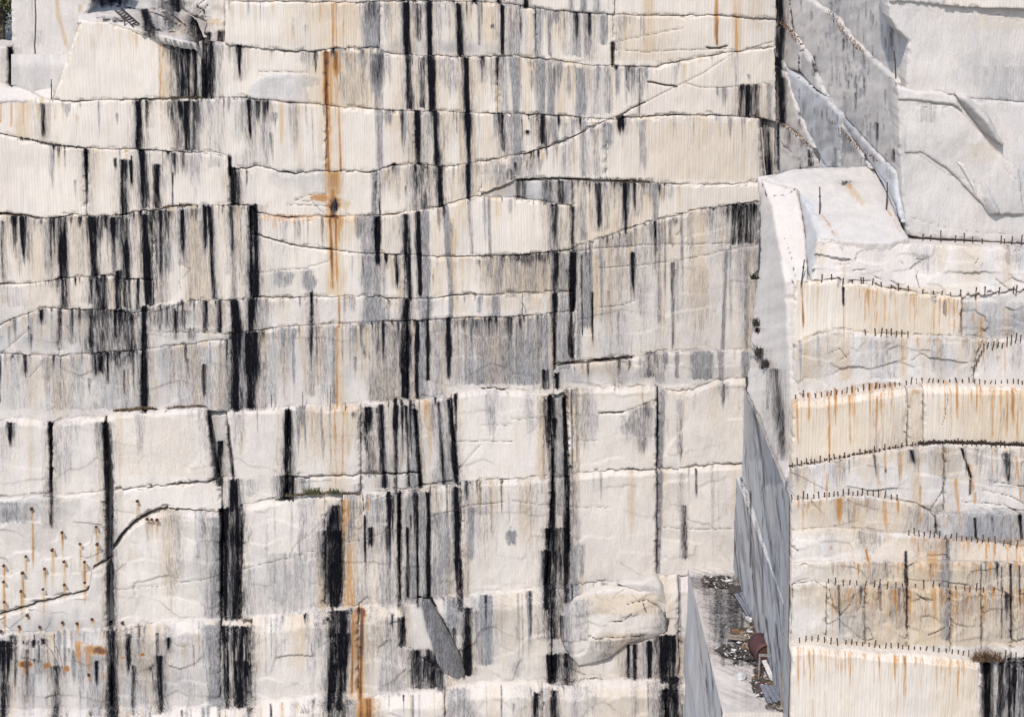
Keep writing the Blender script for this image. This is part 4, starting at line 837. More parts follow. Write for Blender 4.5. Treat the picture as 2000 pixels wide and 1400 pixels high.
# the big block course
lean(WALL, H8, H9, -160, '95,810 97,980', -.78, tone=FR, chis=.012, facet=FC, bulge=.05); lean(WALL, H8, H9, '102,810 102,980', '201,810 214,970', -.74, tone=FR, chis=.012, facet=FC)
lean(WALL, H8, H9, '206,800 222,960', '402,795 424,945', -.95, tone=FR, chis=.012, facet=FC, rnd=.1, tilt=-.12, label='large clean block tilting left with an open slot beside it')
lean(WALL, H8, H9, '404,800 428,945', '442,800 456,945', -.30, tone=(.2, .55, 0, 0), chis=.015, facet=FC2, label='recessed grey stone at the back of the slot')
lean(WALL, H8, H10, '441,800 458,940 470,990', '563,790 560,975', -.82, tone=FR, chis=.012, facet=FC); lean(WALL, H8, H9, '564,790 562,935', 704, -.80, tone=FR, chis=.012, facet=FC); lean(WALL, H9, H10, 560, 704, -.84, tone=RG2, chis=.012, facet=FC)
lean(WALL, H8, H9, 704, '808,780 822,930', -.80, tone=FR, chis=.012, facet=FC); lean(WALL, H9, H10, 704, 822, -.82, tone=RG2, chis=.012, facet=FC)
lean(WALL, H8, H10, '808,780 822,950', '880,770 896,950', -.78, tone=RG, chis=.012, facet=FC); lean(WALL, H8, H10, '881,770 897,950', '1073,765 1079,940', -.84, tone=FR, chis=.012, facet=FC)
lean(WALL, H8, H10, '1074,765 1080,940', '1102,765 1114,940', -.62, tone=RG); lean(WALL, H8, H10, '1103,765 1115,940', '1284,750 1282,925', -.90, tone=FR, chis=.012, facet=FC, rnd=.09); lean(WALL, H8, H10, '1286,750 1284,925', '1456,725 1458,910', -.82, tone=FR, chis=.012, facet=FC)
# below the block course
lean(WALL, H9, C1, -160, 206, -.98, tone=FR, chis=.015, facet=FC2, bulge=.10, label='pale slab studded with rusty bolts above a crooked crack'); lean(WALL, C1, H12, -160, 209, -.90, tone=RG2, chis=.015, facet=FC2, bulge=.08)
lean(WALL, H9, H10, '222,950 215,1060', 432, -.95, tone=FR, chis=.014, facet=FC, bulge=.08); lean(WALL, H10, H12, '214,1060 224,1230', 430, -1.02, tone=FR, chis=.015, facet=FC2, bulge=.1)
lean(WALL, H9, H12, 433, 472, -.70, tone=RG2); lean(WALL, H10, H12, 473, 634, -1.05, tone=FR, chis=.015, facet=FC2); lean(WALL, H10, H12, 635, 668, -.85, tone=RG); lean(WALL, H10, H12, 669, 780, -1.02, tone=FR, chis=.015, facet=FC2)
lean(WALL, H10, H12, 781, 900, -1.0, tone=RG, chis=.014, facet=FC); lean(WALL, H10, H12, 901, '1078,930 1064,1160', -1.08, tone=FR, chis=.014, facet=FC); lean(WALL, H10, H12, '1079,930 1065,1160', 1112, -.80, tone=RG)
lean(WALL, H10, H12, 1113, 1283, -1.1, tone=FR, chis=.012, facet=FC); lean(WALL, H10, H12, 1284, 1452, -1.02, tone=FR, chis=.015, facet=FC2)
# lower course
lean(WALL, H12, H13,  -160, 215, -1.45, tone=RG2, chis=.015, facet=FC2, bulge=.1); lean(WALL, H12, H13, 217, 430, -1.5, tone=RG2, chis=.015, facet=FC2, bulge=.1); lean(WALL, H12, H13, 431, 490, -1.38, tone=RG); lean(WALL, H12, H13, 491, 655, -1.62, tone=FR, chis=.015, facet=FC2); lean(WALL, H12, H13, 656, 700, -1.52, tone=RG)
lean(WALL, H12, H13,  701, '790,1180 786,1250 800,1360', -1.62, tone=RG, chis=.015, facet=FC2, bulge=.1)
lean(WALL, H12, H13,  '838,1160 846,1180 876,1230 902,1282 908,1320 908,1350', '1075,1140 1077,1340', -1.66, tone=RG, chis=.015, facet=FC2, bulge=.14)
WA, WB = at(816, 1196, -1.64), at(860, 1312, -1.68)
poly(WALL, '785,1182 822,1176 828,1206 836,1238 848,1274 860,1306 820,1283 786,1252', plane_proj(WA, WB, at(788, 1220, -1.58)), tone=(.3, .3, 0, 0), depth=.5, rel=.03, jag=.8, label='pale left cheek of the wedge-shaped break')
poly(WALL, '822,1176 842,1170 874,1222 900,1274 912,1310 909,1352 884,1330 860,1306 848,1274 836,1238 828,1206', plane_proj(WA, WB, at(906, 1318, -1.12)), grp='WD', tone=(.0, .9, 0, 0), depth=.5, rel=.03, jag=1.0, facet=(.6, .6, .03), label='smooth dark grey right cheek of the wedge-shaped break')  # full grey tone adds painted shade to this cheek
lean(WALL, lambda x: np.interp(x, [770, 800, 860, 912], [1228, 1262, 1308, 1346]), H13, 786, 906, -1.58, tone=RG, chis=.015, facet=FC2, label='black-stained block under the wedge-shaped break')
lean(WALL, H12, H13,  '1076,1140 1078,1340', 1325, -1.45, tone=RG, chis=.015, facet=FC2, bulge=.1); lean(WALL, H12, H13, 1326, 1372, -1.30, tone=RG2, chis=.04, bulge=.15)
BO = tin_proj('1085,1205,-1.45 1125,1160,-1.45 1175,1145,-1.48 1250,1136,-1.45 1295,1150,-1.42 1318,1205,-1.42 1310,1240,-1.42 1250,1262,-1.45 1190,1295,-1.48 1130,1306,-1.45 1095,1268,-1.42 1128,1200,-1.67 1165,1185,-1.72 1212,1168,-1.63 1225,1200,-1.84 1270,1180,-1.73 1290,1215,-1.70 1262,1236,-1.81 1215,1246,-1.88 1180,1225,-1.76 1150,1258,-1.77 1125,1275,-1.62 1180,1272,-1.69')
poly(WALL, '1093,1204 1120,1168 1170,1152 1250,1143 1288,1155 1302,1180 1311,1205 1304,1234 1270,1250 1225,1259 1186,1290 1130,1301 1104,1270 1094,1240', BO, grp='BO', tone=(.45, .12, 0, 0), rel=.03, chis=.015, facet=(.8, .6, .05), dirn=(0, .9, 0), step=2.6, name='boulder_face', label='angular bulging boulder face with broken edges')
poly(WALL, '1205,1140 1280,1125 1300,1150 1312,1190 1285,1175 1250,1160', tin_proj('1200,1135,-1.4 1290,1120,-1.3 1312,1195,-1.35 1250,1162,-1.6 1285,1178,-1.6 1255,1140,-1.65 1290,1150,-1.6'), grp='BO', tone=(.2, .45, 0, 0), rel=.03, dirn=(0, .8, 0), name='boulder_face', label='grey broken shoulder above the bulging boulder face')
rowl(H13, BOT, [-160, 225, 440, 640, 868, 1060, 1300, 1420], -2.15, FR, .08, chis=.015, facet=FC2, bulge=.1)
# rock behind the open joints
yy = np.array([-100, 200, 600, 800, 1000, 1220, 1390, 1520]); dd = np.array([.5, .4, .2, .15, -.1, -.4, -.9, -1.0])
gx, gy = np.meshgrid(np.linspace(22, 1530, 60), np.linspace(-80, 1500, 60)); B = at(gx, gy, np.where((gx < 450) & (gy < 95), 9.0, np.interp(gy, yy, dd)))
ii = np.arange(3600).reshape(60, 60); F = np.stack([ii[:-1, :-1], ii[1:, :-1], ii[1:, 1:], ii[:-1, 1:]], -1).reshape(-1, 4)
me = raw_mesh('rock_mass', B.reshape(-1, 3), F); paint(me, B.reshape(-1, 3), 'none', (.2, .5, 0, .25)); link('rock_mass', me, ROCK, WALL)
# upper left: set-back face, rubble slope and stones
block(WALL, T0, Line('-160,165 22,165 60,166 108,182 200,195', 1, 0), 22, '215,-80 165,40 108,190', .75, tone=(.25, .22, 0, 0), grp='UL', depth=1.5, label='smooth grey-pink face set back at the upper left')
block(WALL, Line('-160,88 -20,90 22,96', 2, 0), Line('-160,175 22,175', 1, 0), -160, 17, .45, tone=(.3, .15, 0, 0), grp='UL')
SLP = plane_proj(at(160, 38, 0.25), at(430, 84, 0.25), at(300, -40, 7.0))
poly(WALL, '150,42 205,48 262,62 320,77 384,88 398,70 385,40 350,10 330,-70 190,-80 168,-20', SLP, grp='UL', tone=(.4, .25, 0, 0), rel=.10, relscale=2.2, chis=.015, facet=FC2, dirn=(0, .6, -.4), name='rubble_slope', label='rubbly rock slope behind the slab top')
poly(WALL, '334,-70 440,-75 440,40 428,50 380,36 356,14', y_proj(1.2), grp='UL', tone=(.2, .35, 0, 0), rel=.25, depth=2.5, label='grey weathered block beside the dark cleft')
poly(WALL, '404,42 436,40 442,84 412,84 398,66', y_proj(.5), grp='UL', tone=(.5, .15, 0, 0), rel=.1, depth=1.5)
S3 = plane_proj(at(-100, 150, .5), at(86, 194, -.05), at(0, 192, -.1))
poly(WALL, '-150,140 -20,148 10,158 60,178 88,193 60,197 -150,197', S3, grp='UL', tone=(.3, .2, 0, 0), rel=.08, depth=1, label='low sloping ledge stone at the left edge')
poly(WALL, '28,164 100,166 108,182 100,194 86,192 60,178', plane_proj(at(30, 164, .9), at(105, 182, .2), at(88, 193, 0)), grp='UL', tone=(.4, .2, 0, 0), rel=.06, depth=.8)

# ------------------------------------------------------------------ the benched wall on the right, nearer to the viewer
X0 = float(at(1452, 850, -.9)[0])                            # plane of the shaded return wall
def depth_at(px, py): return float(at_x(px, py, X0)[1])
BEN = empty('quarry_wall', (14, -16, -16), 'benched granite wall on the right lined with rows of iron pins', 'quarry wall')
RB1 = Line('1500,549 1600,549 1640,549 1650,557 1690,556 1740,567 1800,575 1860,582 1900,577 1950,572 2120,560', 1.6, 1.0)
RB2 = Line('1500,676 1535,673 1570,666 1600,652 1640,646 1680,651 1760,654 1870,658 1920,663 2120,664', 1.6, 1.0)
RB3 = Line('1500,792 1545,789 1620,782 1700,772 1760,763 1800,758 1850,758 2120,762', 1.2, 1.0)
RB4 = Line('1500,919 1540,915 1600,906 1700,888 1800,871 1850,869 1920,871 2120,880', 1.6, 1.2)
RB5 = Line('1500,980 1550,977 1600,975 1660,970 1700,970 1740,977 1780,985 1815,1000 1830,1006 1900,1000 1960,1000 2120,1010', 1.2, .6)
RB6 = Line('1500,1042 1545,1038 1600,1033 1680,1036 1760,1043 1800,1045 1850,1051 1900,1056 1950,1063 2120,1085', 1.4, .8)
RB6B = Line('1500,1100 1560,1100 1660,1098 1800,1097 2120,1100', 1.2, .4)
RB7 = Line('1500,1146 1545,1142 1590,1134 1610,1141 1660,1143 1750,1148 1850,1150 1950,1156 2120,1180', 1.4, .8)
RB8 = Line('1500,1268 1548,1268 1600,1268 1630,1272 1680,1276 1750,1280 1800,1284 1860,1290 1905,1296 2120,1300', 1.6, 1.0)
YB = {'P1': -12.9, 'P2': -13.1, 'P3': -13.25, 'P4': -13.9, 'P5': -14.15, 'P6': -14.4, 'P7': -14.6, 'P7b': -14.9, 'P8': -15.1, 'P9': -15.8}
def rle(k, y0, y1):                                          # left corner of a course where it meets the return wall
    r = []
    for y in (y0-20, y1+20):
        t = (YB[k]-CAM[1])/float(rays(0, y)[1]); r.append((1000+FPX*(X0+.05)/t, y))
    return r
CRM = (.85, .03, .95, 0); PNK = (.22, .10, .05, 0); GRY = (.3, .28, .08, 0)
kw = dict(grp='R', sx=2.2, sy=2.6)
Z('R', 1545, 1878, RB1, RB2, 90, 0, .8, (.3, .7), 1, 4); Z('R', 1545, 2010, RB2, RB3, 80, .05, .6, (.3, .6), 2, 6, 12); Z('R', 1550, 2010, RB3, RB4, 140, 0, .97, (.3, .7), 3, 3, 0); Z('R', 1550, 2010, RB4, RB5, 110, .15, .5, (.3, .7), 4, 6, 16)
Z('R', 1550, 2010, RB5, RB6, 90, .1, .55, (.3, .7), 5, 6, 14); Z('R', 1550, 2010, RB6, RB6B, 70, .05, .7, (.3, .6), 6, 5, 12); Z('R', 1620, 2010, RB6B, RB7, 90, .15, .6, (.3, .7), 7, 5, 14); Z('R', 1620, 2010, RB7, RB8, 200, .2, .6, (.35, .8), 8, 5, 26); Z('R', 1555, 1916, RB8, BOT, 90, 0, 1.0, (.3, .6), 9, 3, 0); Z('R', 1600, 2010, lambda x: 0*x+480, RB1, 50, 0, .5, (.25, .5), 10, 5, 10)
block(BEN, lambda x: np.interp(x, [1575, 1600, 1700, 1780, 2120], [470, 464, 474, 478, 492]), RB1, '1602,440 1580,560', 2120, YB['P1']+.05, facet=(1.2,.4,.07), tone=PNK, chis=.012, bulge=.04, tilt=-.3, rnd=.10, **kw)
block(BEN, RB1, RB2, rle('P2', 550, 670), 1877, YB['P2'], tone=CRM, label='cream drilled course with long rust streaks under a leaning rod', **kw)
block(BEN, RB1, RB2, 1879, 2120, YB['P2']+.12, facet=(.9,.45,.06), tone=GRY, chis=.015, bulge=.12, **kw)
block(BEN, RB2, RB3, rle('P3', 660, 780), '1926,650 1905,700 1898,760', YB['P3'], facet=(1.1,.55,.06), tone=GRY, chis=.015, bulge=.12, **kw)
block(BEN, RB2, RB3, '1928,650 1907,700 1900,760', 2120, YB['P3']-.12, tone=PNK, chis=.01, **kw)
block(BEN, RB3, RB4, rle('P4', 780, 910), 1772, YB['P4'], topbev=(9, .18), tone=CRM, tpad=(1.0, .75, .5, .3, .15, .05), **kw)
block(BEN, RB3, RB4, 1774, 1803, YB['P4']+.04, tone=(.6, .2, .2, 0), tpad=(1.0, .75, .5, .3, .15, .05), chis=.03, label='narrow roughly broken strip between two drilled panels', **kw)
block(BEN, RB3, RB4, 1805, 2120, YB['P4'], topbev=(9, .18), tone=CRM, tpad=(1.0, .75, .5, .3, .15, .05), **kw)
block(BEN, RB4, RB5, rle('P5', 890, 980), 1842, YB['P5'], facet=(1.4,.6,.04), tone=GRY, chis=.015, bulge=.1, **kw)
block(BEN, RB4, RB5, 1844, 2120, YB['P5']+.03, facet=(1.4,.6,.04), tone=GRY, chis=.015, bulge=.1, **kw)
block(BEN, RB5, RB6, rle('P6', 975, 1045), 1828, YB['P6'], facet=(1.4,.6,.04), tone=GRY, chis=.015, bulge=.08, **kw)
block(BEN, RB5, RB6, 1829, 2120, YB['P6']+.03, tone=(.25, .45, .05, 0), chis=.02, **kw)
block(BEN, RB6, RB6B, rle('P7', 1040, 1100), 1850, YB['P7'], tone=(.5, .18, .05, 0), facet=(.9,.45,.06), chis=.015, bulge=.08, tilt=-.2, **kw)
block(BEN, RB6, RB6B, 1851, 2120, YB['P7'], tone=(.5, .18, .05, 0), chis=.03, bulge=.08, tilt=-.2, **kw)
block(BEN, RB6B, RB7, rle('P7b', 1100, 1145), 1768, YB['P7b'], tone=(.5, .2, .1, 0), facet=(1.1,.5,.05), chis=.015, bulge=.1, **kw)
block(BEN, RB6B, RB7, 1769, 2120, YB['P7b'], tone=(.6, .3, .15, 0), facet=(1.1,.5,.05), chis=.015, bulge=.08, **kw)
block(BEN, RB7, RB8, rle('P8', 1140, 1270), 1614, YB['P8'], tone=(.4, .1, 0, 0), chis=.03, bulge=.1, **kw)
xs = [1615, 1690, 1772, 1856, 1918, 1976, 2120]
for i, (a, b) in enumerate(zip(xs[:-1], xs[1:])):
    block(BEN, RB7, RB8, a, b, YB['P8']+.05*(i % 2), tone=(.55, .28, .12, 0), facet=(.7,.5,.06), chis=.02, bulge=.08, rnd=.05, **kw)
block(BEN, RB8, BOT, rle('P9', 1270, 1500), 1917, YB['P9'], topbev=(9, .18), tone=CRM, tpad=(1.0, .75, .5, .3, .15, .05), label='tall cream drilled panel with rust runs at the bottom right', **kw)
block(BEN, RB8, BOT, 1940, 2120, YB['P9']+.35, tone=(.4, .4, .3, 0), label='black-stained panel at the lower right corner', **kw)
block(BEN, RB8, BOT, 1915, 1942, YB['P9']+.75, tone=(.4, .4, .3, 0), **kw)
gx, gy = np.meshgrid(np.linspace(1530, 2130, 20), np.linspace(540, 1500, 30)); B = at(gx, gy, np.interp(gy, [540, 1040, 1500], [-11.9, -13.2, -14.6])+.2)
B[..., 0] = np.maximum(B[..., 0], X0+.35)
ii = np.arange(600).reshape(30, 20); F = np.stack([ii[:-1, :-1], ii[1:, :-1], ii[1:, 1:], ii[:-1, 1:]], -1).reshape(-1, 4)
me = raw_mesh('rock_mass', B.reshape(-1, 3), F); paint(me, B.reshape(-1, 3), 'none', (.2, .5, 0, .25)); link('rock_mass', me, ROCK, BEN)
# bench top and corner facets
PB = plane_proj(at(1602, 466, -12.75), at(1775, 464, -12.65), at(1620, 324, -9.3))
poly(BEN, '1490,349 1520,338 1548,330 1620,324 1704,321 1724,352 1742,394 1760,436 1776,466 1740,477 1700,476 1640,470 1602,463 1575,400 1557,368 1520,362', PB, grp='R', tone=(.22, .36, 0, 0), step=4.0, rel=.05, relscale=2.5, chis=.012, dirn=(0, .8, -1.2), name='bench_top', label='broad flat bench top with a tall rod and rust runs')
A1, A2, A4 = PB(np.array(1490.), np.array(349.)), PB(np.array(1557.), np.array(368.)), PB(np.array(1602.), np.array(463.)); A3 = at(1578, 548, -13.0)
poly(BEN, '1487,350 1520,361 1557,369 1572,440 1576,500 1577,548 1536,550 1524,500 1505,400', plane_proj(A1, A2, at(1556, 548, -13.05)), grp='R', tone=(.2, .1, 0, 0), step=3.5, rel=.05, depth=1.0, name='corner_facet', label='pale sloping facet at the corner of the bench')
poly(BEN, '1557,369 1577,398 1602,463 1590,510 1578,548 1572,500 1570,450 1562,400', plane_proj(A2, A4, A3+np.array([0, .25, 0])), grp='R', tone=(.0, .5, 0, 0), mat=SHADE_BLUE, step=3.0, rel=.02, depth=.6, name='corner_facet', label='shaded bluish facet shaped like a blade')  # dark tone puts the shade of a left-facing side into colour

# ------------------------------------------------------------------ return wall between the main face and the benches
SIDE = empty('side_wall', (X0, -7, -16), 'blue-grey shaded return wall between main face and benched wall', 'rock wall')
zt = float(at(1455, 760, -.9)[2]); zb = -20.0; zl = float(at(1449, 930, -1.0)[2])
e = .28
lv = [(zt, -13.2)]+[(float(at(1545, y, Y)[2]), Y+.12) for y, Y in ((975, -14.15), (1040, -14.4), (1145, -14.9), (1265, -15.1), (1290, -15.75))]+[(zb, -15.75)]
q = [((X0, .6, z1), (X0, y1, z1), (X0, y2, z2), (X0, .6, z2)) for (z1, y1), (z2, y2) in zip(lv[:-1], lv[1:])]
patch(SIDE, q, [(120, max(5, int((z1-z2)/.12))) for (z1, _), (z2, _) in zip(lv[:-1], lv[1:])], grp='W', tone=(.0, .1, .45, 0), rel=.03, name='shaded_face', mat=SHADE_BLUE)
patch(SIDE, [((X0-e, .6, zl), (X0+.0, -13.6, zl-.3), (X0+.0, -15.5, zb), (X0-e, .6, zb)), ((X0+.1, .6, zl+.12), (X0+.1, -13.6, zl-.2), (X0, -13.6, zl-.3), (X0-e, .6, zl))], [(130, 140), (90, 6)], grp='W', tone=(.0, .16, .45, 0), rel=.03, name='lower_face', mat=SHADE_BLUE)
def PU(px, py):
    py = np.asarray(py, float); px = np.asarray(px, float)
    xl = np.interp(py, [345, 480, 600, 700, 762, 808, 868, 940], [1480, 1481, 1472, 1462, 1455, 1476, 1500, 1530]); xr = np.interp(py, [345, 402, 500, 552, 760, 850, 915, 940], [1490, 1508, 1526, 1537, 1546, 1548, 1541, 1533])
    yl = np.interp(py, [345, 560, 700, 762, 940], [-9.6, -10.8, -11.2, -11.2, -13.2]); yr = np.interp(py, [345, 402, 552, 940], [-9.7, -11.0, -13.1, -13.5])
    return at(px, py, yl+(yr-yl)*np.clip((px-xl)/np.maximum(xr-xl, 2), 0, 1))
PU.n = np.array([-.96, -.28, 0])
poly(SIDE, '1480,345 1492,352 1508,402 1526,500 1537,552 1541,640 1546,760 1548,850 1541,915 1532,940 1500,868 1476,808 1455,762 1462,700 1472,600 1481,480', PU, grp='UF', tone=(.15, .0, .12, 0), step=3.0, rel=.04, relscale=1.0, chis=.012, dirn=(1.2, .8, 0), name='upper_face', label='pale upper cheek of the return wall above the shaded face')

# ------------------------------------------------------------------ the receding corner wall at the upper right
CW = empty('corner_wall', (11.5, -5, 4), 'rough pink-grey receding wall split by diagonal ledges', 'rock wall')
P0, P1_, = np.array([float(at(1512, 200, 0)[0]), 0.3, 0]), np.array([float(at(1760, 300, -11.7)[0]), -11.9, 0])
def vplane(off):                                             # parallel vertical planes, off metres towards the viewer's left
    d = P1_-P0; n = np.array([d[1], -d[0], 0]); n = n/np.linalg.norm(n)
    if n[0] > 0: n = -n
    return plane_proj(P0+n*off, P1_+n*off, P0+n*off+np.array([0, 0, 5.]))
RO = dict(grp='D', chis=.03, rel=.035, relscale=1.2, step=3.0, depth=.35)
poly(CW, '1555,-80 1760,-80 1752,30 1748,60 1756,110 1762,165 1740,150 1700,112 1662,74 1630,30 1575,-8', vplane(-.15), tone=(.2, .04, .3, 0), name='wall_slab', label='uppermost slab of the receding wall', **RO)
poly(CW, '1512,-80 1575,-80 1575,-6 1628,30 1660,76 1700,114 1752,158 1754,220 1758,300 1760,370 1742,330 1718,306 1690,275 1640,222 1612,188 1590,150 1580,112 1566,92 1548,62 1534,46 1514,60', vplane(.0), tone=(.2, .04, .3, 0), name='wall_slab', label='broad pink-grey slab crossing the receding wall', **RO)
poly(CW, '1512,55 1534,46 1548,62 1566,92 1561,140 1540,137 1524,120 1512,110', vplane(.12), tone=(.15, .3, .1, 0), name='wall_slab', **RO)
poly(CW, '1561,140 1567,94 1580,112 1592,150 1614,190 1600,182 1580,166', vplane(.13), tone=(.1, .5, .1, 0), name='wall_slab', **RO)
poly(CW, '1512,95 1540,137 1570,158 1612,192 1640,226 1640,328 1612,330 1590,290 1565,240 1545,190 1530,140 1514,130', vplane(.17), tone=(.0, .35, .2, 0), mat=SHADE_BLUE, name='wall_slab', label='blue-grey triangular slab low on the receding wall', **RO)
poly(CW, '1512,130 1532,142 1548,190 1568,245 1590,290 1580,292 1556,262 1530,240 1512,236', vplane(.28), tone=(.4, .1, .5, 0), name='wall_slab', **RO)
poly(CW, '1510,238 1532,242 1556,264 1582,290 1580,328 1545,334 1510,345', vplane(.32), tone=(.2, .12, .3, 0), name='wall_slab', label='lowest pale slab in the inner corner', **RO)
poly(CW, '1640,224 1690,277 1718,308 1745,334 1750,380 1758,436 1752,424 1742,394 1722,350 1690,312 1662,268 1640,240', vplane(.06), tone=(.1, .1, .3, 0), mat=SHADE_BLUE, name='wall_slab', label='narrow blue-grey slab running down to the bench', **RO)
poly(CW, '1640,240 1664,272 1692,318 1700,330 1630,334 1628,280', vplane(.12), tone=(.2, .04, .3, 0), name='wall_slab', **RO)
# ------------------------------------------------------------------ smooth wall at the upper right
UW = empty('quarry_wall', (17, -12, 4), 'smooth pale sheeted wall at the upper right above the pin row', 'quarry wall')
YU = -12.0
block(UW, T0, Line('1700,2 1760,4 1850,12 1900,16 2120,22', 1.5, .5), 1846, 2140, YU-.3, grp='U', tone=CRM, label='drilled cream slab overhanging at the top right')
block(UW, T0, Line('1700,2 1760,4 1850,12 1900,14', 1.5, .5), 1738, 1850, YU-.25, grp='U', tone=(.3, .3, 0, 0), chis=.03)
UL1 = Line('1740,160 1756,166 1780,186 1830,184 1862,186 1880,193 1930,196 2120,206', 1.0, 1.0)
block(UW, T0, UL1, '1728,-80 1735,30 1752,60 1774,80 1770,130 1768,170', 2140, YU, grp='U', tone=(.2, .2, 0, 0), bulge=.10, chis=.01, sx=3, sy=3.5, label='large smooth pale slab under the overhang')
UL2 = Line('1740,455 1780,462 1860,468 1940,474 2140,482', 1.2, .6)
block(UW, UL1, UL2, '1752,170 1752,200 1757,300 1762,380 1772,470', 2140, YU-.15, grp='U', tone=(.2, .22, 0, 0), bulge=.10, chis=.012, sx=3, sy=3.5)
PF = plane_proj(at(1750, 190, YU-.7), at(1862, 186, YU-.2), at(1870, 215, YU-.9))
poly(UW, '1752,170 1790,178 1840,180 1866,192 1880,216 1862,205 1790,196 1754,194', y_proj(YU-.3), grp='U', tone=(.15, .22, 0, 0), rel=.06, depth=.6, name='rock_flake', label='curled pale lip of rock under the smooth slab')
poly(UW, '1862,186 1884,194 1930,240 1958,288 1920,262 1890,226', plane_proj(at(1884, 193, YU-.55), at(1958, 288, YU-.42), at(1890, 226, YU-.16)), grp='U', tone=(.1, .5, 0, 0), rel=.01, dirn=(.1, .5, .1), jag=.4, name='rock_flake', label='shadow-grey overhanging flake with a sharp edge')  # grey, down-facing flake added in place of an overhang shadow
poly(UW, '1778,200 1860,205 1888,228 1920,264 1945,295 1990,330 2000,420 1940,420 1900,380 1850,330 1800,300 1768,300 1762,230', y_proj(YU-.22), grp='U', tone=(.2, .14, 0, 0), rel=.06, depth=.4, relscale=2.5, dome=.05, name='rock_flake', label='broad smooth shell of rock below the lip')
poly(UW, '1868,315 1885,322 1905,360 1912,392 1890,350', y_proj(YU-.30), grp='U', tone=(.3, 0, 0, 0), rel=.03, depth=.3, jag=.4, name='rock_flake')
poly(UW, '1920,345 1940,372 1958,418 1948,416 1930,385', plane_proj(at(1920, 345, YU-.3), at(1958, 418, YU-.3), at(1930, 385, YU-.45)), grp='U', tone=(.1, .5, 0, 0), rel=.02, depth=.3, jag=.4, name='rock_flake')
# ------------------------------------------------------------------ the shelf with the litter
SHELF = empty('rock_shelf', (8, -8, -16), 'long narrow rock shelf with dark lichen and scattered litter', 'rock shelf')
ZS = float(at(1450, 1112, -1.2)[2]); XL = float(at_z(1347, 1122, ZS)[0]); YF = float(at_z(1548, 1388, ZS)[1])
print('shelf', ZS, XL, YF, X0, 'Yp9', YB['P9'])
LCH = (.08, .05, 0, 0)
patch(SHELF, [((XL, .2, ZS), (X0+.1, .2, ZS), (X0+.1, YF, ZS-.05), (XL+.05, YF, ZS-.05))], [(70, 200)], grp='S', tone=LCH, rel=.05, relscale=.6, chis=.03, name='shelf_top')
patch(SHELF, [((XL, .2, ZS), (XL+.05, YF, ZS-.05), (XL-.35, YF-.3, zb), (XL-.35, .2, zb))], [(120, 90)], grp='W', tone=(.0, .15, .4, 0), rel=.04, name='shelf_side', mat=SHADE_BLUE)
patch(SHELF, [((XL+.05, YF, ZS-.05), (X0+.1, YF, ZS-.05), (X0+.1, YF-.3, zb), (XL-.35, YF-.3, zb))], [(40, 60)], grp='none', tone=(.8, .03, .9, 0), rel=.03, name='shelf_front')

# the faces run on beyond the frame on both sides
CO = dict(sx=9, sy=7, facet=(1.6, .9, .04))
for a, b, Y in ((H2, H3, -.1), (H3, H4, -.2), (H4, H5L, -.26), (H5L, H6, -.3), (H6, H7, -.36), (H7, H8, -.42), (H8, H9, -.78), (H9, C1, -.98), (C1, H12, -.9), (H12, H13, -1.45), (H13, BOT, -2.15)):
    block(WALL, a, b, -760, -160, Y, tone=RG, **CO)
for a, b, k, tn in ((RB1, RB2, 'P2', GRY), (RB2, RB3, 'P3', PNK), (RB3, RB4, 'P4', CRM), (RB4, RB5, 'P5', GRY), (RB5, RB6, 'P6', GRY), (RB6, RB7, 'P7', GRY), (RB7, RB8, 'P8', GRY), (RB8, BOT, 'P9', CRM)):
    block(BEN, a, b, 2120, 2720, YB[k], tone=tn, grp='R', **CO)
block(BEN, lambda x: 492+0*x, RB1, 2120, 2720, YB['P1']+.05, tone=PNK, grp='R', **CO)
block(UW, T0, UL1, 2140, 2720, YU, tone=PNK, grp='U', **CO); block(UW, UL1, UL2, 2140, 2720, YU-.15, tone=PNK, grp='U', **CO)

# ------------------------------------------------------------------ small things
def bm_obj(name, build, mat, parent=None, loc=(0, 0, 0), rot=(0, 0, 0), smooth=False):
    bm = bmesh.new(); build(bm); me = bpy.data.meshes.new(name); bm.to_mesh(me); bm.free()
    if smooth:
        for p in me.polygons: p.use_smooth = True
    me.materials.append(mat)
    o = bpy.data.objects.new(name, me); COL.objects.link(o); o.location = loc; o.rotation_euler = rot
    if parent: o.parent = parent
    return o
def tube(bm, P, R, n=6, cap=True):
    P = [Vector(p) for p in P]; R = R if isinstance(R, (list, tuple)) else [R]*len(P); rings = []
    for i, p in enumerate(P):
        d = (P[min(i+1, len(P)-1)]-P[max(i-1, 0)]).normalized(); a = d.orthogonal().normalized(); b = d.cross(a)
        rings.append([bm.verts.new(p+(a*math.cos(t)+b*math.sin(t))*R[i]) for t in [2*math.pi*k/n for k in range(n)]])
    for r1, r2 in zip(rings[:-1], rings[1:]):
        for k in range(n): bm.faces.new((r1[k], r1[(k+1) % n], r2[(k+1) % n], r2[k]))
    if cap: bm.faces.new(rings[0][::-1]); bm.faces.new(rings[-1])
def box(bm, c, s, rot=None):
    M = Matrix.Translation(c) @ (rot.to_4x4() if rot else Matrix()) @ Matrix.Diagonal((s[0], s[1], s[2], 1))
    g = bmesh.ops.create_cube(bm, size=1.0, matrix=M)
    return g['verts']
ORD = ['zeroth', 'first', 'second', 'third', 'fourth', 'fifth', 'sixth', 'seventh', 'eighth', 'ninth', 'tenth', 'eleventh', 'twelfth', 'thirteenth', 'fourteenth', 'fifteenth', 'sixteenth', 'seventeenth', 'eighteenth', 'nineteenth']
TENS = {20: ('twentieth', 'twenty'), 30: ('thirtieth', 'thirty'), 40: ('fortieth', 'forty'), 50: ('fiftieth', 'fifty')}
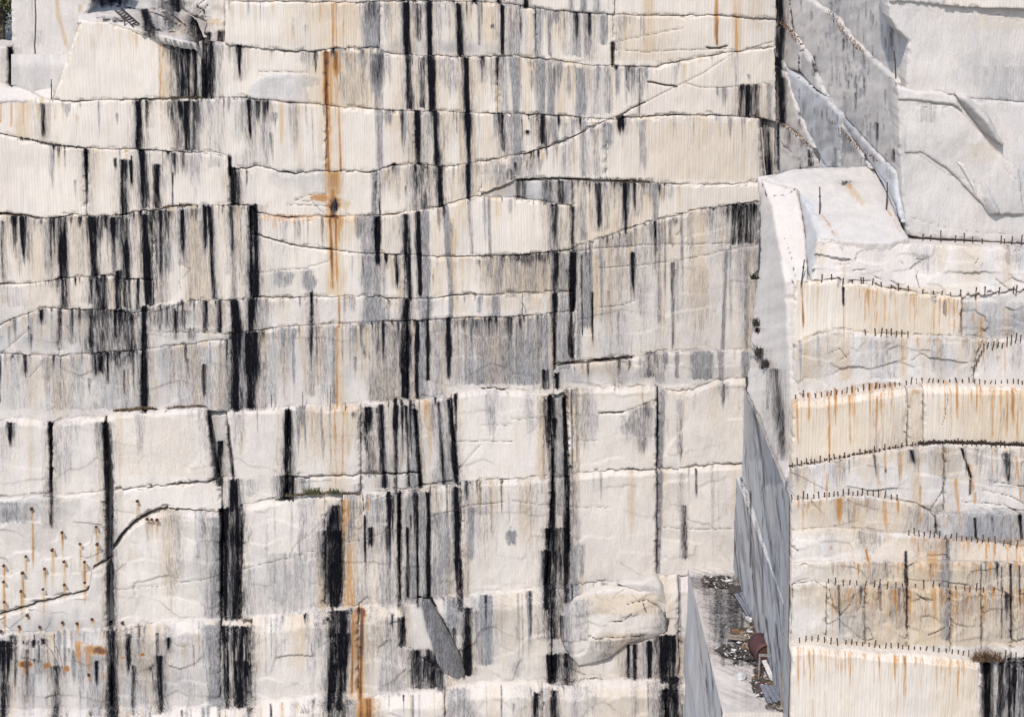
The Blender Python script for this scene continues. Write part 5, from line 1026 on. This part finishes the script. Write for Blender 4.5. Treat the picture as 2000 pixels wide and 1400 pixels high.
def ordinal(n):
    if n < 20: return ORD[n]
    t = n//10*10
    return TENS[t][0] if n == t else TENS[t][1]+'-'+ORD[n-t]
# iron pins: a stub with a bruised head and the two shims beside it, three variants
def pin_build(h, lean):
    def f(bm):
        tube(bm, [(0, 0, -.12), (0, 0, .3*h), (lean*.6, 0, .8*h), (lean, 0, h)], [.017, .017, .019, .016], 6)
        tube(bm, [(lean, 0, h-.015), (lean, 0, h+.012)], [.024, .022], 6)
    return f
PINS = []
for k, (h, le) in enumerate(((.19, 0), (.14, .02), (.22, -.015), (.11, .01))):
    bm = bmesh.new(); pin_build(h, le)(bm); me = bpy.data.meshes.new('iron_pin'); bm.to_mesh(me); bm.free(); me.materials.append(M_RUST); PINS.append(me)
def pin_row(xs, line, Yup, Ylow, text, group, hfac=1.0, dy=0):
    for i, x in enumerate(xs):
        y = float(line(np.array([x]))[0]) if callable(line) else line[i]
        z = float(at(x, y, Ylow)[2]); X = float(at(x, y, Yup-.10)[0])
        # keep the pin over its traced column once it is set back on the ledge
        p0 = np.array([X, Yup-.12, z]); 
        for _ in range(3):
            qx, qy = proj(p0); p0[0] += (x-qx)*.0168
        o = bpy.data.objects.new('iron_pin', PINS[RNG.randint(4)]); COL.objects.link(o); o.location = p0+np.array([0, 0, .03])
        o.rotation_euler = (RNG.uniform(-.10, .06), RNG.uniform(-.09, .12), RNG.rand()*6); s = hfac*RNG.uniform(.65, 1.2); o.scale = (1.05, 1.05, s)
        tag(o, f'{ordinal(i+1)} rusty iron pin from the left {text}', 'iron pin', group)
def J(s): return [float(v) for v in s.split()]
def zx(off, s): return [off+v/3.785 for v in J(s)]
r1 = zx(1480, '1220 1278 1353 1460 1525 1589 1659 1798 1824 1877 1948')
pin_row(r1, UL2, YU-.15, YU-.15, 'in the top row above the bench edge', 'pins in the top row', 1.0)
r2 = zx(1480, '473 546 630 698 767 781 846 914 987 1041 1112 1218 1300 1361 1424 1500 1611 1678 1784 1891 1912')
pin_row(r2, RB1, YB['P1'], YB['P2'], 'along the ragged joint below the bench face', 'pins along the ragged joint')
r3 = zx(1480, '795 868 914 953 986 1024 1064 1110')
pin_row(r3, RB2, YB['P2'], YB['P3'], 'in the short row under the cream course', 'pins in the short row')
r3b = [(1598, 1390), (1618, 1345), (1635, 1310), (1652, 1275), (1672, 1245), (1698, 1222), (1739, 1228), (1774, 1215), (1808, 1220), (1843, 1200), (1875, 1188), (1908, 1172), (1943, 1165)]
def free_pin(px, py, Y, label, group, h=1.0, rot=None):
    o = bpy.data.objects.new('iron_pin', PINS[RNG.randint(4)]); COL.objects.link(o); o.location = at(px, py, Y); o.rotation_euler = rot or (RNG.uniform(.1, .5), RNG.uniform(-.1, .1), 0); o.scale = (1, 1, h); tag(o, label, 'iron pin', group)
for i, (a, b) in enumerate(r3b):
    free_pin(1480+a/3.785, 350+b/3.785+3, YB['P3']-.17, f'{ordinal(i+1)} iron pin from the bottom of the curved row at the right edge', 'pins of the curved row', 1.0)
r4 = zx(1480, '279 333 371 428 472 511 540 582 622 657 695 742 781 823 866 898 942 977 1015 1050 1098 1132 1172 1215 1262 1294 1333 1372 1420 1469 1514 1562 1603 1640 1679 1720 1757 1800 1846 1890 1925 1957')
pin_row(r4, RB3, YB['P3'], YB['P4'], 'in the long row on the wide ledge', 'pins on the wide ledge', .95)
r5 = zx(1480, '256 290 323 358 391 419 459 495 530 566 605 640 678 714 755 790 827 862 900 938 978 1018 1060 1102 1144 1185 1226 1268 1303 1345 1384 1417 1448 1481 1514 1548 1582 1616 1650 1685 1726 1760 1794 1827 1856 1886 1916 1950')
pin_row(r5, RB4, YB['P4'], YB['P5'], 'in the close row under the drilled panels', 'pins in the close row', .85)
r6 = zx(1480, '252 295 335 369 415 451 492 527 561 593 630 669 703 737 769 812 853 892 938 986 1028')
pin_row(r6, RB5, YB['P5'], YB['P6'], 'in the gently arched row', 'pins of the arched row', 1.1)
r7 = zx(1480, '1117 1156 1192 1231 1273 1305 1343 1384 1427 1470 1509 1543 1581 1625 1662 1704 1755 1818 1866 1918')
pin_row(r7, RB6, YB['P6'], YB['P7'], 'in the row dropping to the right edge', 'pins of the dropping row', .8)
r8 = zx(1480, '521 574 632 679 732 797 862 900 957 1021 1070 1103 1166 1228 1294 1342 1406 1465 1530 1568 1616 1668 1745 1809 1873 1937')
pin_row(r8, RB7, YB['P7b'], YB['P8'], 'in the widely spaced row', 'pins of the widely spaced row', .95)
r9 = zx(1480, '308 354 399 443 493 540 590 650 692 731 774 822 864 901 945 985 1036 1070 1115 1156 1202 1244 1300 1338 1393 1436 1481 1518 1560 1604 1789 1830 1872 1909')
pin_row(r9, RB8, YB['P8'], YB['P9'], 'in the lowest row above the bottom panel', 'pins of the lowest row', .9)
# rust below each pin of those rows is part of the stain tracing above
# bolts in the slab at the lower left
bm = bmesh.new(); box(bm, (0, -.03, 0), (.075, .16, .075)); v = box(bm, (0, -.13, 0), (.15, .06, .15)); bmesh.ops.bevel(bm, geom=bm.edges[:], offset=.008, segments=1, affect='EDGES')
BOLT = bpy.data.meshes.new('rock_bolt'); bm.to_mesh(BOLT); bm.free(); BOLT.materials.append(M_RUST)
bolts_up = '62,991 269,977 122,1038 157,1061 188,1028 191,1061 8,1103 8,1135 9,1174 51,1085 45,1117 42,1153 88,1109 85,1149 103,1072 126,1095 126,1140 165,1096 166,1136 288,1012 297,1013 307,1014'
bolts_lo = '38,1222 54,1200 78,1223 123,1214 152,1215 181,1208 203,1233 240,1214 3,1231 171,1261 188,1293 174,1315 202,1315'
def rowpos(L, nm, Yf):
    P = sorted([tuple(p) for p in pts(L)]); out = []
    for i, (x, y) in enumerate(P):
        o = bpy.data.objects.new('rock_bolt', BOLT); COL.objects.link(o); o.location = at(x, y, Yf(x, y)); o.rotation_euler = (RNG.uniform(-.2, .2), RNG.choice([0, .78, .1, .5]), RNG.uniform(-.15, .15))
        s = RNG.uniform(.6, .85); o.scale = (s, s, s)
        tag(o, f'{ordinal(i+1)} square rusty bolt from the left {nm}', 'bolt', 'rusty bolts '+nm)
rowpos(bolts_up, 'above the crooked crack', lambda x, y: -1.04 if x < 212 else -1.08)
rowpos(bolts_lo, 'below the crooked crack', lambda x, y: -1.52 if y > 1240 else -1.02)

# tall rods
def rod(px, y0, y1, Y, label, lean=0, r=.022, z=None):
    a = at(px, y1, Y) if z is None else PB(np.array(px*1.), np.array(y1*1.)); b = at(px+lean, y0, a[1])
    h = b-a
    o = bm_obj('steel_rod', lambda bm: (tube(bm, [(0, 0, -.1), tuple(h*.5+np.array([.01, 0, 0])), tuple(h)], [r, r, r*.8], 6), tube(bm, [tuple(h*.62), tuple(h*.66)], [r*1.8, r*1.8], 6)), M_IRON, loc=a)
    tag(o, label, 'steel rod')
rod(1601, 365, 417, 0, 'tall steel rod standing alone on the bench top', 0, z=1)
rod(1731, 356, 409, 0, 'tall steel rod on the bench beside the receding wall', 2, z=1)
rod(1565, 507, 550, YB['P1']-.25, 'leaning steel rod at the left end of the ragged joint', 6)
rod(100, 155, 190, -.15, 'thin upright rod on the ledge left of the trapezoid slab')
rod(111, 152, 168, .55, 'short bent rod near the set-back face', -2)
rod(1750, 100, 148, -12.3, 'notched steel rod leaning in the upper corner', -4)
rod(243, 32, 54, .05, 'short stub rod beside the ladder', 0)
rod(379, 50, 64, .2, 'short post in the dark cleft', 0, .03)
for px, y0, y1, Y, le, lb in [(645, 752, 792, -.9, 1, 'hooked rusty bar on the ledge by the rust stain'), (591, 764, 793, -.9, 0, 'yellowish thin bar on the ledge left of the hooked bar'), (530, 762, 790, -.9, -1, 'leftmost thin bar standing on the middle ledge'), (674, 785, 797, -.9, 0, 'short bar right of the hooked bar'), (758, 776, 790, -.9, 0, 'short bar on the ledge beside black streaks'),
                             (710, 966, 992, -1.1, -2, 'dark pair bar hanging at the lower ledge'), (768, 964, 996, -1.1, 0, 'thin dark bar below the lower ledge near black streaks'), (918, 938, 950, -1.1, 0, 'tiny bar on the pale ledge, left one'), (981, 935, 944, -1.1, 1, 'tiny forked bar on the pale ledge, right one')]:
    rod(px, y0, y1, Y, lb, le, .014)
# ladder lying on the rubble slope
def ladder():
    A, B = SLP(np.array(227.), np.array(27.)), SLP(np.array(262.), np.array(58.)); A = A+np.array([0, -.12, .12]); B = B+np.array([0, -.12, .12])
    C = SLP(np.array(238.), np.array(22.))+np.array([0, -.12, .12]); off = C-A
    if np.linalg.norm(off) > .6: off = off/np.linalg.norm(off)*.6
    t = empty('ladder', A, 'small ladder lying on the rubble slope at the upper left', 'ladder')
    for o_ in (np.zeros(3), off):
        bm_obj('rail', lambda bm: tube(bm, [tuple(o_), tuple(B-A+o_)], .03, 6), M_IRON, t)
    for k in range(1, 8):
        p = (B-A)*k/8
        bm_obj('rung', lambda bm: tube(bm, [tuple(p), tuple(p+off)], .022, 6), M_IRON, t)
ladder()
# ------------------------------------------------------------------ litter on the shelf
def on_shelf(px, py): return at_z(px, py, ZS-.02)
def barrel():
    a = on_shelf(1489, 1288); R_, L_ = .40, 1.15
    t = empty('rusty_barrel', a, 'rusty dark red barrel lying on the shelf against the return wall', 'barrel'); t.rotation_euler = (0, 0, math.radians(8))
    def body(bm):
        prof = [(-.5, .90), (-.49, 1.0), (-.30, 1.0), (-.285, 1.035), (-.26, 1.0), (-.02, 1.0), (0, 1.035), (.02, 1.0), (.26, 1.0), (.285, 1.035), (.30, 1.0), (.49, 1.0), (.5, .95), (.46, .93)]
        tube(bm, [(0, s*L_, R_) for s, q in prof], [q*R_ for s, q in prof], 28, False)
    bm_obj('barrel_body', body, M_BARREL, t, smooth=True)
    bm_obj('lid', lambda bm: tube(bm, [(0, -.46*L_, R_), (0, -.455*L_, R_)], .92*R_, 28), M_RUST, t)
    bm_obj('lid', lambda bm: tube(bm, [(0, .46*L_, R_), (0, .465*L_, R_)], .92*R_, 28), M_RUST, t)
    bm_obj('rim', lambda bm: tube(bm, [(.92*R_*math.cos(q), -.5*L_, R_+.96*R_*math.sin(q)) for q in np.linspace(0, 6.283, 25)], .018, 5, False), M_RUST, t)
barrel()
def chair():
    a = on_shelf(1499, 1324); t = empty('broken_chair', a, 'broken metal-framed chair in front of the barrel', 'chair'); t.rotation_euler = (0, 0, math.radians(-6))
    w, d, h = .32, .34, .72
    for sx in (-1, 1):
        for sy in (-1, 1): bm_obj('leg', lambda bm: tube(bm, [(sx*w, sy*d, 0), (sx*w*.9, sy*d*.9, h)], .022, 6), M_STEEL, t)
        bm_obj('side_rail', lambda bm: tube(bm, [(sx*w*.9, -d*.9, h), (sx*w*.9, d*.9, h)], .022, 6), M_STEEL, t)
    bm_obj('cross_bar', lambda bm: box(bm, (0, d*.9, h), (2*w, .07, .08)), M_STEEL, t); bm_obj('cross_bar', lambda bm: box(bm, (0, -d*.95, .12), (2*w, .04, .05)), M_STEEL, t)
    bm_obj('loose_board', lambda bm: box(bm, (.02, 0, .30), (.16, .9, .03), Matrix.Rotation(.5, 3, 'X') @ Matrix.Rotation(.35, 3, 'Z')), M_RUBBLE, t)
chair()
def boards(px, py, n, L, w, rz, label, mat, name='wooden_boards'):
    a = on_shelf(px, py); t = empty(name, a, label, 'boards'); t.rotation_euler = (0, 0, rz)
    for k in range(n): bm_obj('board', lambda bm: box(bm, ((k-n/2)*w*1.06, 0, .16+.012*k), (w, L*(.9+.2*RNG.rand()), .03), Matrix.Rotation(.12, 3, 'Y') @ Matrix.Rotation(RNG.uniform(-.03, .03), 3, 'Z')), mat, t)
    bm_obj('batten', lambda bm: box(bm, (0, L*.3, .08), (w*n, .09, .05)), mat, t); bm_obj('batten', lambda bm: box(bm, (0, -L*.3, .08), (w*n, .09, .05)), mat, t)
boards(1518, 1362, 5, 1.3, .15, .1, 'weathered blue-grey board panel near the shelf end', M_WOODB)
boards(1459, 1190, 4, 2.6, .09, .12, 'bundle of long grey boards along the foot of the wall', M_WOODB, 'board_bundle')
boards(1440, 1250, 2, .7, .22, 1.3, 'short pale planks in the litter above the barrel', M_WOOD, 'plank_pair')
def post():
    a = on_shelf(1526, 1386); t = empty('wooden_post', a, 'slender wooden post with a cross bar at the shelf end', 'post')
    bm_obj('upright', lambda bm: box(bm, (0, 0, .65), (.06, .06, 1.35)), M_WOOD, t); bm_obj('cross_bar', lambda bm: box(bm, (.2, 0, .62), (.4, .03, .04)), M_WOOD, t)
post()
o = bm_obj('wire_coil', lambda bm: tube(bm, [((.16+.02*math.sin(3*q))*math.cos(q), (.16+.03*math.cos(2*q))*math.sin(q), .03+.006*q) for q in np.linspace(0, 14, 70)], .012, 5), M_IRON, loc=on_shelf(1505, 1383)); tag(o, 'tangled coil of wire near the shelf edge', 'wire coil')
o = bm_obj('wooden_stick', lambda bm: tube(bm, [(0, 0, .03), (.1, 1.0, .06), (.22, 2.1, .10)], [.03, .03, .02], 6), M_WOOD, loc=on_shelf(1463, 1232)); tag(o, 'long pale stick lying in the litter above the barrel', 'stick')
o = bm_obj('wooden_stick', lambda bm: tube(bm, [(0, 0, .05), (-.05, .5, .2), (-.15, 1.0, .35)], [.03, .03, .02], 6), M_RUBBLE, loc=on_shelf(1476, 1280)); tag(o, 'white stick leaning left of the barrel', 'stick')
def stone_mesh(s, seed):
    bm = bmesh.new(); bmesh.ops.create_icosphere(bm, subdivisions=2, radius=1)
    r = random.Random(seed)
    ax = [Vector((r.uniform(-1, 1), r.uniform(-1, 1), r.uniform(-1, 1))).normalized() for _ in range(9)]
    for v in bm.verts:
        for a in ax:
            d = v.co.dot(a)
            if d > .62: v.co -= a*(d-.62)
        v.co = Vector((v.co.x*s[0], v.co.y*s[1], v.co.z*s[2]))
    me = bpy.data.meshes.new('loose_stone'); bm.to_mesh(me); bm.free(); me.materials.append(M_RUBBLE); return me
for i, (px, py, s, lb) in enumerate([(1424, 1138, .22, 'white stone nearest the back of the shelf'), (1419, 1132, .14, 'small white stone behind the larger one'), (1465, 1213, .26, 'pale stone among brown litter'), (1448, 1325, .34, 'flat pale rock at the middle of the shelf'), (1517, 1328, .30, 'long white stone right of the chair'), (1482, 1358, .12, 'small white stone in dark soil')]):
    o = bpy.data.objects.new('loose_stone', stone_mesh((s, s*.8, s*.5), i)); COL.objects.link(o); o.location = on_shelf(px, py)+np.array([0, 0, s*.3]); o.rotation_euler = (0, 0, i*1.3); tag(o, lb, 'stone', 'loose stones on the shelf')
# ------------------------------------------------------------------ litter, soil and plants
def tuft(name, pts_w, mat, label, cat, h, n, kind=None, spread=.12, droop=.3, wid=.012, seed=0, group=None):
    """blades and twigs rising from points along a joint"""
    r = np.random.RandomState(seed); V = []; F = []
    for q in range(n):
        p = pts_w[r.randint(len(pts_w))]+np.array([r.uniform(-spread, spread), r.uniform(-spread*.6, spread*.4), 0])
        hh = h*(.35+.8*r.rand()); a = r.rand()*6.283; d = np.array([math.cos(a), math.sin(a), 0]); s = np.array([-d[1], d[0], 0])*wid*(.6+.8*r.rand()); le = droop*hh*(r.rand()+.2)
        k = len(V); V += [p-s, p+s, p+d*le*.5+[0, 0, hh*.65]+s*.7, p+d*le*.5+[0, 0, hh*.65]-s*.7, p+d*le*1.3+[0, 0, hh]]
        F += [(k, k+1, k+2), (k, k+2, k+3), (k+3, k+2, k+4)]
    me = raw_mesh(name, np.array(V), np.array(F), False); me.materials.append(mat); o = bpy.data.objects.new(name, me); COL.objects.link(o)
    return tag(o, label, cat, group, kind)
def heap(name, outline, n, smin, smax, mats, label, cat, z=None, seed=0, flat=.5):
    """a litter heap: many small chips lying over each other"""
    r = np.random.RandomState(seed); Q = pts(outline); V = []; F = []; k0 = 0
    tries = 0; cnt = 0
    while cnt < n and tries < n*20:
        tries += 1
        x = r.uniform(Q[:, 0].min(), Q[:, 0].max()); y = r.uniform(Q[:, 1].min(), Q[:, 1].max())
        if not inside(np.array([x]), np.array([y]), Q)[0]: continue
        cnt += 1; c = on_shelf(x, y)+np.array([0, 0, r.rand()*.12]); s = smin+(smax-smin)*r.rand()**2
        a = r.rand(3)*6.28; M = np.array(Matrix.Rotation(a[0], 3, 'Z') @ Matrix.Rotation((a[1]-3.14)*.25, 3, 'X'))
        b = np.array([[-1, -1, -1], [1, -1, -1], [1, 1, -1], [-1, 1, -1], [-.7, -.7, 1], [.7, -.6, 1], [.6, .7, 1], [-.7, .6, 1]])*np.array([s, s*r.uniform(.3, 1), s*flat*.5])*(1+.3*(r.rand(8, 3)-.5))
        V.append(b@M.T+c); F.append(np.array([[0, 3, 2, 1], [4, 5, 6, 7], [0, 1, 5, 4], [1, 2, 6, 5], [2, 3, 7, 6], [3, 0, 4, 7]])+k0); k0 += 8
    me = raw_mesh(name, np.vstack(V), np.vstack(F), False)
    for m in mats: me.materials.append(m)
    me.polygons.foreach_set('material_index', r.randint(0, len(mats), len(me.polygons)//6).repeat(6).astype(np.int32))
    o = bpy.data.objects.new(name, me); COL.objects.link(o); return tag(o, label, cat, None, 'stuff')
heap('brown_litter', '1440,1105 1452,1107 1480,1190 1500,1250 1488,1256 1470,1225 1455,1190 1444,1150', 420, .03, .16, [M_BROWN, M_BROWN, M_DIRT], 'brown plant litter along the foot of the return wall', 'litter', seed=1)
heap('dark_litter', '1432,1235 1465,1225 1484,1250 1490,1275 1470,1272 1448,1262', 260, .04, .2, [M_DIRT, M_DIRT, M_WOOD, M_BROWN, M_BROWN, M_RUBBLE], 'heap of dark scraps above the barrel', 'litter', seed=2)
heap('dark_soil', '1396,1268 1420,1262 1450,1272 1478,1285 1470,1292 1440,1288 1412,1284', 380, .02, .09, [M_DIRT]*6+[M_RUBBLE], 'patch of black soil and chips left of the barrel', 'soil', seed=3)
heap('brown_litter', '1478,1300 1490,1298 1492,1325 1530,1330 1520,1345 1490,1340 1474,1325', 260, .03, .14, [M_BROWN, M_DIRT], 'brown litter around the broken chair', 'litter', seed=4)
heap('dark_soil', '1464,1332 1490,1340 1525,1342 1518,1352 1508,1366 1480,1356', 420, .03, .14, [M_DIRT, M_DIRT, M_BARREL, M_RUBBLE], 'dark soil and scraps behind the blue-grey boards', 'soil', seed=5)
heap('dark_soil', '1502,1376 1525,1372 1545,1380 1548,1392 1530,1390 1515,1384', 200, .03, .12, [M_DIRT, M_IRON, M_WOOD], 'dark scraps at the outer end of the shelf', 'soil', seed=6)
heap('dark_soil', '1372,1132 1420,1128 1432,1142 1420,1150 1385,1146', 260, .02, .10, [M_DIRT]*4+[M_RUBBLE], 'scattered dark chips at the back of the shelf', 'soil', seed=7)
heap('dark_soil', '1424,1146 1446,1148 1452,1162 1440,1168 1424,1158', 160, .03, .14, [M_DIRT], 'black soil patch beside the brown litter', 'soil', seed=8)
def along(line, x0, x1, Yu, Yl, n=30):
    xs = np.linspace(x0, x1, n); P = at(xs, line(xs), Yl); Q = np.array(P); Q[:, 1] = np.minimum(Yu-.05, P[:, 1]+.4); return Q
K_ = 'stuff'
tuft('dry_moss', along(H8, 222, 300, -.42, -.95), M_DRY, 'brown moss on the ledge above the large tilting block', 'moss', .12, 500, K_, .08, .6, .012, 1)
tuft('dry_moss', along(H8, 325, 400, -.42, -.95), M_DRY, 'thin brown moss right along the tilting block top', 'moss', .09, 300, K_, .08, .6, .012, 2)
tuft('dry_moss', along(H10, 560, 700, -.84, -1.04), M_DRY, 'dark brown moss along the ledge by the small green plants', 'moss', .12, 500, K_, .08, .6, .012, 3)
tuft('small_plant', along(H10, 600, 624, -.84, -1.04, 8), M_GREEN, 'larger small green plant on the mossy ledge', 'plant', .30, 120, None, .14, .8, .018, 4)
tuft('small_plant', along(H10, 646, 660, -.84, -1.04, 5), M_GREEN, 'smaller green plant right of its neighbour on the mossy ledge', 'plant', .24, 80, None, .10, .8, .018, 5)
tuft('dry_moss', along(H2, 300, 395, -.04, -.1), M_DRY, 'brown moss at the foot of the black-stained slab', 'moss', .10, 320, K_, .06, .6, .012, 6)
tuft('dry_moss', along(H3, 40, 165, -.1, -.2), M_DIRT, 'dark growth in the sloping joint at the left', 'moss', .09, 420, K_, .05, .6, .012, 7)
tuft('dry_moss', along(H4, 318, 372, -.15, -.26), M_DRY, 'brown moss in the joint above the black streaks', 'moss', .09, 260, K_, .05, .6, .012, 8)
tuft('dry_moss', along(H8, 940, 985, -.42, -.8), M_DRY, 'small moss strip above the pale block', 'moss', .08, 140, K_, .05, .6, .012, 9)
tuft('dry_moss', along(H13, 1110, 1175, -1.45, -2.1), M_DIRT, 'dark moss strip on the low ledge under the boulder face', 'moss', .10, 260, K_, .06, .6, .012, 10)
tuft('dry_moss', along(RB4, 1800, 2010, YB['P4'], YB['P5']), M_DIRT, 'dark dirt and moss behind the close pin row', 'moss', .12, 1500, K_, .06, .6, .014, 11)
tuft('dry_moss', along(RB4, 1545, 1800, YB['P4'], YB['P5']), M_DIRT, 'thin dirt line along the left of the close pin row', 'moss', .07, 700, K_, .04, .6, .012, 12)
tuft('dry_bush', along(RB8, 1914, 1946, YB['P8'], YB['P9'], 10)+np.array([0, -.1, 0]), M_BROWN, 'reddish brown dry bush above the black joint', 'bush', .34, 420, None, .26, .9, .010, 13)
tuft('dry_grass', np.array([at(1463, 758, -1.2)+np.array([0, 0, -.1])]), M_DRY, 'straw-coloured grass tuft at the top of the shaded face', 'grass', .55, 60, None, .05, .5, .010, 14)
tuft('dry_grass', np.array([at(x, 1392, -2.2) for x in (590, 596, 600, 672)]), M_DRY, 'bare twigs sprouting at the bottom edge left of the black streak', 'twigs', .55, 14, None, .06, .5, .010, 15)
for px, py, hh, sd, lb in ((1476, 545, .3, 1, 'dark plant hanging in the upper corner of the return wall'), (1482, 636, .3, 2, 'small dark plant midway down the return wall'), (1484, 694, .4, 3, 'dark bushy plant on the return wall'), (1498, 716, .3, 4, 'dark plant right of the bushy one')):
    P = PU(np.array([px*1.]), np.array([py*1.])); tuft('hanging_plant', P+np.array([-.05, -.05, 0]), M_DIRT, lb, 'plant', hh, 60, None, .10, .9, .016, 20+sd)
dl = [vplane(.02)(np.linspace(1625, 1690, 20), np.interp(np.linspace(1625, 1690, 20), [1625, 1660, 1690], [26, 74, 104])), vplane(.08)(np.linspace(1625, 1715, 24), np.interp(np.linspace(1625, 1715, 24), [1625, 1662, 1715], [236, 272, 316])), vplane(.34)(np.linspace(1535, 1585, 20), np.interp(np.linspace(1535, 1585, 20), [1535, 1560, 1585], [246, 264, 288])), vplane(.14)(np.linspace(1534, 1562, 12), np.interp(np.linspace(1534, 1562, 12), [1534, 1548, 1562], [48, 62, 84]))]
for q, (P, lb) in enumerate(zip(dl, ('brown growth on the top diagonal ledge', 'brown growth on the long diagonal ledge', 'brown growth on the lowest ledge of the inner corner', 'brown growth on the small upper ledge of the inner corner'))):
    tuft('dry_moss', P+np.array([-.12, -.1, .02]), M_BROWN, lb, 'moss', .12, 150, K_, .10, .7, .012, 30+q)
# tree at the upper left beyond the rock
def tree(base, H, crown, label, seed):
    r = np.random.RandomState(seed); t = empty('leafy_tree', base, label, 'tree')
    def tr(bm):
        tube(bm, [(0, 0, -1), (.1, 0, H*.3), (.0, .1, H*.6), (.15, 0, H)], [.16, .13, .09, .03], 7)
        for k in range(9):
            z = H*(.25+.07*k); a = r.rand()*6.28; L = crown*(.6+.5*r.rand()); tube(bm, [(0, 0, z), (L*.5*math.cos(a), L*.5*math.sin(a), z+.4), (L*math.cos(a), L*math.sin(a), z+.9)], [.05, .035, .012], 5)
    bm_obj('trunk', tr, M_BARK, t)
    N = 5200; cl = r.normal(size=(46, 3))*np.array([crown*.5, crown*.5, H*.24])+np.array([0, 0, H*.62])
    C = cl[r.randint(46, size=N)]+r.normal(size=(N, 3))*.30; A = r.normal(size=(N, 3)); A /= np.linalg.norm(A, axis=1)[:, None]; Bv = np.cross(A, r.normal(size=(N, 3))); Bv /= np.linalg.norm(Bv, axis=1)[:, None]; s = (.05+.06*r.rand(N))[:, None]
    V = np.stack([C-A*s, C+Bv*s*.5, C+A*s, C-Bv*s*.5], 1).reshape(-1, 3); me = raw_mesh('crown', V, np.arange(4*N).reshape(N, 4), False); me.materials.append(M_GREEN)
    o = bpy.data.objects.new('crown', me); COL.objects.link(o); o.parent = t
b = at(2, 95, 4.0); tree(b, 4.2, 1.6, 'leafy tree at the upper left corner beyond the rock', 1)
b = at(-70, 95, 6.0); tree(b, 6.0, 2.2, 'second leafy tree partly outside the left edge', 2)
# ------------------------------------------------------------------ ground: quarry floor far below and the land behind the rim
def ground(name, quads):
    V = np.array([p for q in quads for p in q], float); F = np.arange(len(V)).reshape(-1, 4); me = raw_mesh(name, V, F, False); me.materials.append(M_GND); o = bpy.data.objects.new(name, me); COL.objects.link(o); o['kind'] = 'structure'
M_GND = plain('quarry_floor', (.30, .28, .26), .95, 0, .4, .3, (.2, .19, .18))
ground('ground', [((-1500, -1500, -20), (1500, -1500, -20), (1500, 1500, -20), (-1500, 1500, -20))])
zr = float(at(0, 95, 3.0)[2]); 
ground('terrain', [((-120, 2.0, zr), (float(at(30, 90, 2)[0]), 2.0, zr), (float(at(30, 90, 2)[0]), 160, zr+10), (-120, 160, zr+10))])
